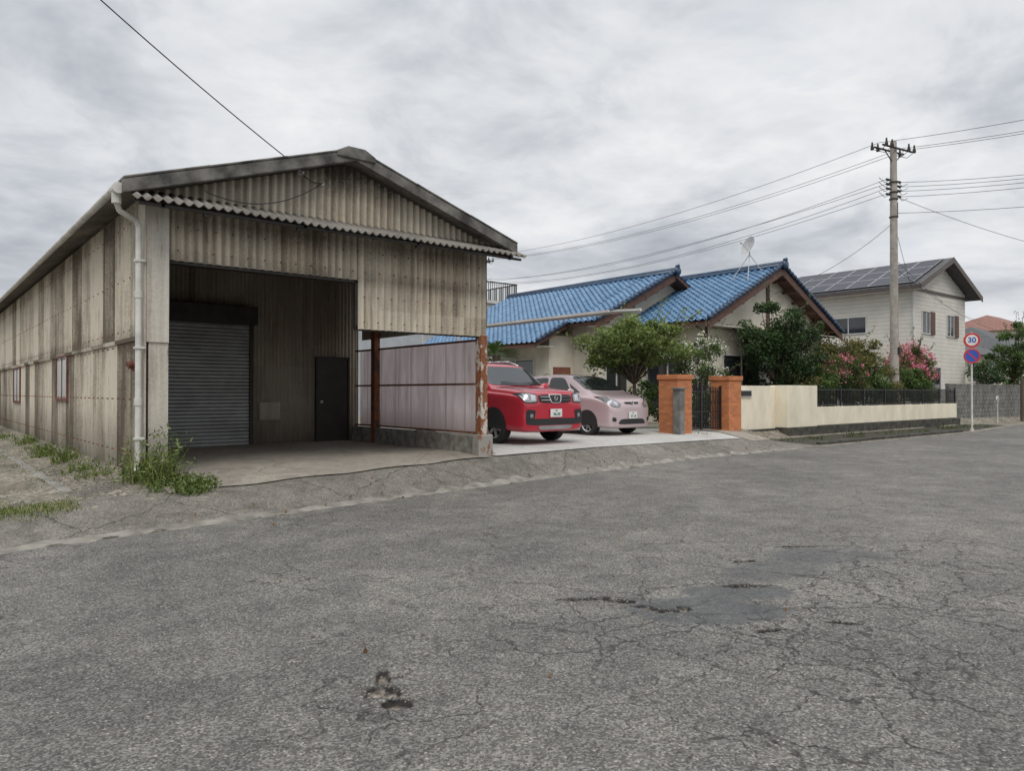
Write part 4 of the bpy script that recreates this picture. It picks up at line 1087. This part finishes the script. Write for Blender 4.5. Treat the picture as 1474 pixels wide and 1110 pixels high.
feat={'W':.875,'spokes':6,'sw':.045,'mirror':(1.38,.90,1.19),'plate':(0,.64),'num':('503','96-59'),'badge':.94,'handles':(2.3,3.2),'hz':1.0,'wipers':((-.05,.45),(.0,-.50)),'wz':1.235,'rails':True,'shuts':(1.28,2.42,3.32),'hood':(.15,1.06,.70),
'slats':[(.18,.965,.43,.975),(.16,.905,.42,.905)],
'patches':[
 ('windscreen',[(-.775,1.225),(-.4,1.21),(0,1.205),(.4,1.21),(.775,1.225),(.675,1.63),(-.675,1.63)],'front',M['cglass'],.006),
 ('front_side_window',[(1.42,1.16),(2.36,1.17),(2.36,1.62),(1.88,1.62)],'side',M['cglass'],.006),
 ('rear_side_window',[(2.46,1.17),(3.30,1.18),(3.28,1.62),(2.46,1.62)],'side',M['cglass'],.006),
 ('quarter_window',[(3.38,1.19),(4.05,1.24),(4.00,1.60),(3.37,1.62)],'side',M['cglass'],.006),
 ('rear_window',[(-.6,1.2),(.6,1.2),(.56,1.55),(-.56,1.55)],'rear',M['cglass'],.006),
 ('grille',[(-.48,1.015),(.48,1.015),(.44,.85),(-.44,.85)],'front',M['plastic'],.008),
 ('grille_chrome',[(-.20,1.02),(.20,1.02),(.13,.84),(-.13,.84)],'front',M['chrome'],.014),
 ('grille_centre',[(-.165,1.005),(.165,1.005),(.105,.86),(-.105,.86)],'front',M['plastic'],.019),
 ('headlamp_surround',[(.50,1.03),(.78,1.06),(.84,1.03),(.845,.92),(.80,.84),(.50,.85)],'front2',M['plastic'],.006),
 ('headlamp',[(.52,1.01),(.77,1.04),(.825,1.01),(.83,.93),(.79,.86),(.52,.87)],'front2',M['lamp'],.010),
 ('lamp_reflector',[(.56,.99),(.67,1.0),(.67,.89),(.56,.89)],'front2',M['reflector'],.015),
 ('turn_signal',[(.72,1.0),(.79,1.0),(.79,.91),(.72,.90)],'front2',M['reflector'],.015),
 ('bumper_band',[(-.80,.53),(.80,.53),(.78,.40),(-.78,.40)],'front',M['plastic'],.008),
 ('bumper_corner',[(.55,.70),(.78,.72),(.80,.50),(.60,.48)],'front2',M['plastic'],.010),
 ('fog_lamp',[(.63,.63),(.71,.63),(.71,.55),(.63,.55)],'front2',M['lamp'],.018),
 ('skid_plate',[(-.5,.385),(.5,.385),(.44,.31),(-.44,.31)],'front',M['rim'],.012),
 ('sill_trim',[(1.30,.42),(3.2,.42),(3.2,.31),(1.30,.31)],'side',M['plastic'],.008),
 ('tail_lamp',[(4.15,1.35),(4.32,1.3),(4.38,.9),(4.22,.92)],'side',M['signred'],.008)]}
car('red_suv',suv,M['red'],(8.60,.95,.442),math.radians(91.5),(.93,3.55),.355,feat,1.09)
hat=[(0.0,.54,.29,.60,.46,.70),(.025,.70,.20,.68,.60,.82),(.10,.79,.17,.80,.68,.92),(.30,.835,.18,.89,.735,.99),(.60,.847,.19,.95,.76,1.055),(.76,.848,.20,.965,.76,1.10),(1.06,.848,.20,.975,.715,1.28),(1.38,.848,.20,.985,.665,1.45),(1.64,.848,.20,.995,.635,1.52),(2.1,.848,.20,1.01,.63,1.55),(2.6,.848,.20,1.03,.625,1.545),(3.1,.845,.21,1.04,.61,1.50),(3.35,.835,.23,1.04,.60,1.41),(3.55,.81,.26,1.0,.58,1.17),(3.68,.76,.32,.92,.6,.98),(3.75,.64,.40,.78,.5,.84)]
feat2={'W':.825,'spokes':8,'sw':.026,'mirror':(1.18,.85,1.07),'plate':(0,.50),'num':('501','41-18'),'badge':.80,'handles':(2.15,2.95),'hz':.90,'wipers':((-.1,.42),(.0,-.45)),'wz':1.14,'shuts':(1.08,2.22,2.98),'hood':(.15,.78,.66),
'patches':[
 ('windscreen',[(-.735,1.125),(-.4,1.11),(0,1.105),(.4,1.11),(.735,1.125),(.60,1.475),(-.60,1.475)],'front',M['cglass'],.006),
 ('front_side_window',[(1.34,1.06),(2.17,1.07),(2.17,1.455),(1.68,1.44)],'side',M['cglass'],.006),
 ('front_quarter_window',[(1.02,1.05),(1.27,1.055),(1.47,1.29),(1.36,1.24)],'side',M['cglass'],.006),
 ('rear_side_window',[(2.25,1.07),(2.98,1.11),(2.90,1.42),(2.25,1.455)],'side',M['cglass'],.006),
 ('rear_window',[(-.5,1.08),(.5,1.08),(.45,1.36),(-.45,1.36)],'rear',M['cglass'],.006),
 ('headlamp_surround',[(.41,.77),(.56,.87),(.72,.96),(.80,.95),(.80,.81),(.68,.70),(.48,.69)],'front2',M['plastic'],.004),
 ('headlamp',[(.43,.765),(.57,.86),(.72,.945),(.785,.935),(.79,.81),(.675,.71),(.49,.70)],'front2',M['lamp'],.008),
 ('lamp_reflector',[(.54,.81),(.64,.85),(.66,.76),(.55,.73)],'front2',M['reflector'],.013),
 ('turn_signal',[(.70,.89),(.76,.89),(.75,.81),(.70,.80)],'front2',M['reflector'],.013),
 ('upper_grille',[(-.30,.825),(.30,.825),(.24,.77),(-.24,.77)],'front',M['plastic'],.006),
 ('lower_intake',[(-.44,.41),(.44,.41),(.54,.28),(-.54,.28)],'front',M['plastic'],.008),
 ('fog_lamp',[(.60,.44),(.71,.46),(.71,.36),(.60,.35)],'front2',M['plastic'],.010),
 ('tail_lamp',[(3.30,1.2),(3.45,1.1),(3.55,.85),(3.40,.88)],'side',M['signred'],.008)]}
car('pink_hatchback',hat,M['pinkp'],(12.5,2.1,.442),math.radians(93),(.75,3.20),.29,feat2,1.09)

# ---------------------------------------------------------------- loose stones and gravel
k=MB()
for i in range(260):
    if i<110: u,v=random.uniform(-2,8),random.uniform(-9.5,-2.5); s=random.uniform(.005,.013)
    else:
        cx,cy=random.choice(((.85,5.5),(1.2,5.3),(-.62,3.9),(1.9,6.0)))
        u,v=cw(cx+random.gauss(0,.14),cy+random.gauss(0,.1)); s=random.uniform(.006,.016)
    k.prism([(u,v,.0),(u+s,v+s*.2,.0),(u+s*.9,v+s,.0),(u-s*.1,v+s*.8,.0)],(0,0,s*.6))
k.obj('loose_stones',[M['stone']])
k=MB()
for i in range(1500):
    u=random.uniform(-.9,.0) if i%3 else random.uniform(-3.5,-.5); v=random.gauss(-.1,.35) if i%2 else random.uniform(-.6,4); s=random.uniform(.010,.028); z=G(u,v)
    k.prism([(u,v,z),(u+s,v+s*.2,z),(u+s*.9,v+s,z),(u-s*.1,v+s*.8,z)],(s*.1,0,s*.7))
k.obj('gravel',[M['stone']])
lf=[]
for i in range(90):
    u,v=random.uniform(-1,16),0; v=RR(u)+random.gauss(.1,.35); lf.append((u,v,G(u,v)+.03))
for i in range(14):
    u,v=cw(random.uniform(-2,3.5),random.uniform(4,9)); lf.append((u,v,.012))
fe=empty('fallen_leaves'); leaves('leaf_litter',np.array(lf),.05,simple('dry_leaf',(.22,.12,.05),(.10,.06,.03),9,.8),fe)

# ---------------------------------------------------------------- world, sun, camera
SE=52
w=bpy.data.worlds.new('World'); sc.world=w; w.use_nodes=True; nt=w.node_tree; nt.nodes.clear()
out=nt.nodes.new('ShaderNodeOutputWorld'); bg=nt.nodes.new('ShaderNodeBackground'); nt.links.new(bg.outputs[0],out.inputs[0])
bg.inputs[1].default_value=.1
sky=nt.nodes.new('ShaderNodeTexSky'); sky.sky_type='NISHITA'; sky.sun_disc=False; sky.sun_elevation=math.radians(SE)
sundir=Vector((-.55,-.75,0)).normalized()
sky.sun_rotation=math.atan2(sundir.x,sundir.y)
tc=nt.nodes.new('ShaderNodeTexCoord'); sp=nd(nt,'ShaderNodeSeparateXYZ',{0:tc.outputs['Generated']})
zc=mathn(nt,'MAXIMUM',sp.outputs[2],0.0); den=mathn(nt,'ADD',zc,.20)
cx=mathn(nt,'DIVIDE',sp.outputs[0],den); cy=mathn(nt,'DIVIDE',sp.outputs[1],den)
cv=nd(nt,'ShaderNodeCombineXYZ',{0:cx,1:cy,2:0.0}).outputs[0]
def wn(s,d,r,dist,off):
    v=nd(nt,'ShaderNodeVectorMath',{0:cv,1:off},operation='ADD').outputs[0]
    return nd(nt,'ShaderNodeTexNoise',{'Vector':v,'Scale':s,'Detail':d,'Roughness':r,'Distortion':dist}).outputs['Fac']
a=wn(.75,5.0,.55,.25,(3.1,1.7,0)); b=wn(2.6,5.0,.60,.3,(8.3,2.2,1.0))
f=mathn(nt,'ADD',mathn(nt,'MULTIPLY',a,.60),mathn(nt,'MULTIPLY',b,.40))
col=ramp(nt,f,[(.37,(.42,.45,.50)),(.45,(.57,.60,.645)),(.52,(.74,.76,.79)),(.60,(.88,.89,.90))])
hz=mrange(nt,sp.outputs[2],.0,.20,.45,0.0)
col=mix(nt,hz,col,(.82,.83,.84))
lum=grey(nt,mrange(nt,sp.outputs[2],.45,.95,10.0,19.0))   # overcast zenith is brighter
col=mix(nt,1.0,col,lum,'MULTIPLY')
gap=mrange(nt,b,.60,.72,0,.35)
col=mix(nt,gap,col,mix(nt,.5,sky.outputs[0],(5.2,5.9,6.9)))
nt.links.new(col,bg.inputs[0])
sl=bpy.data.lights.new('sun','SUN'); sl.energy=1.5; sl.angle=math.radians(30); sl.color=(1,.95,.88)
so=bpy.data.objects.new('sun',sl); sc.collection.objects.link(so)
D=Vector((sundir.x*math.cos(math.radians(SE)),sundir.y*math.cos(math.radians(SE)),math.sin(math.radians(SE))))
so.rotation_euler=D.to_track_quat('Z','Y').to_euler()
cd=bpy.data.cameras.new('camera'); co=bpy.data.objects.new('camera',cd); sc.collection.objects.link(co)
cd.sensor_width=36; cd.lens=36*1055/1474; cd.clip_end=3000; cd.clip_start=.05
co.location=(CAMP[0],CAMP[1],1.6); co.rotation_euler=(math.radians(90.54),0,-math.atan2(.638,.771))
sc.camera=co
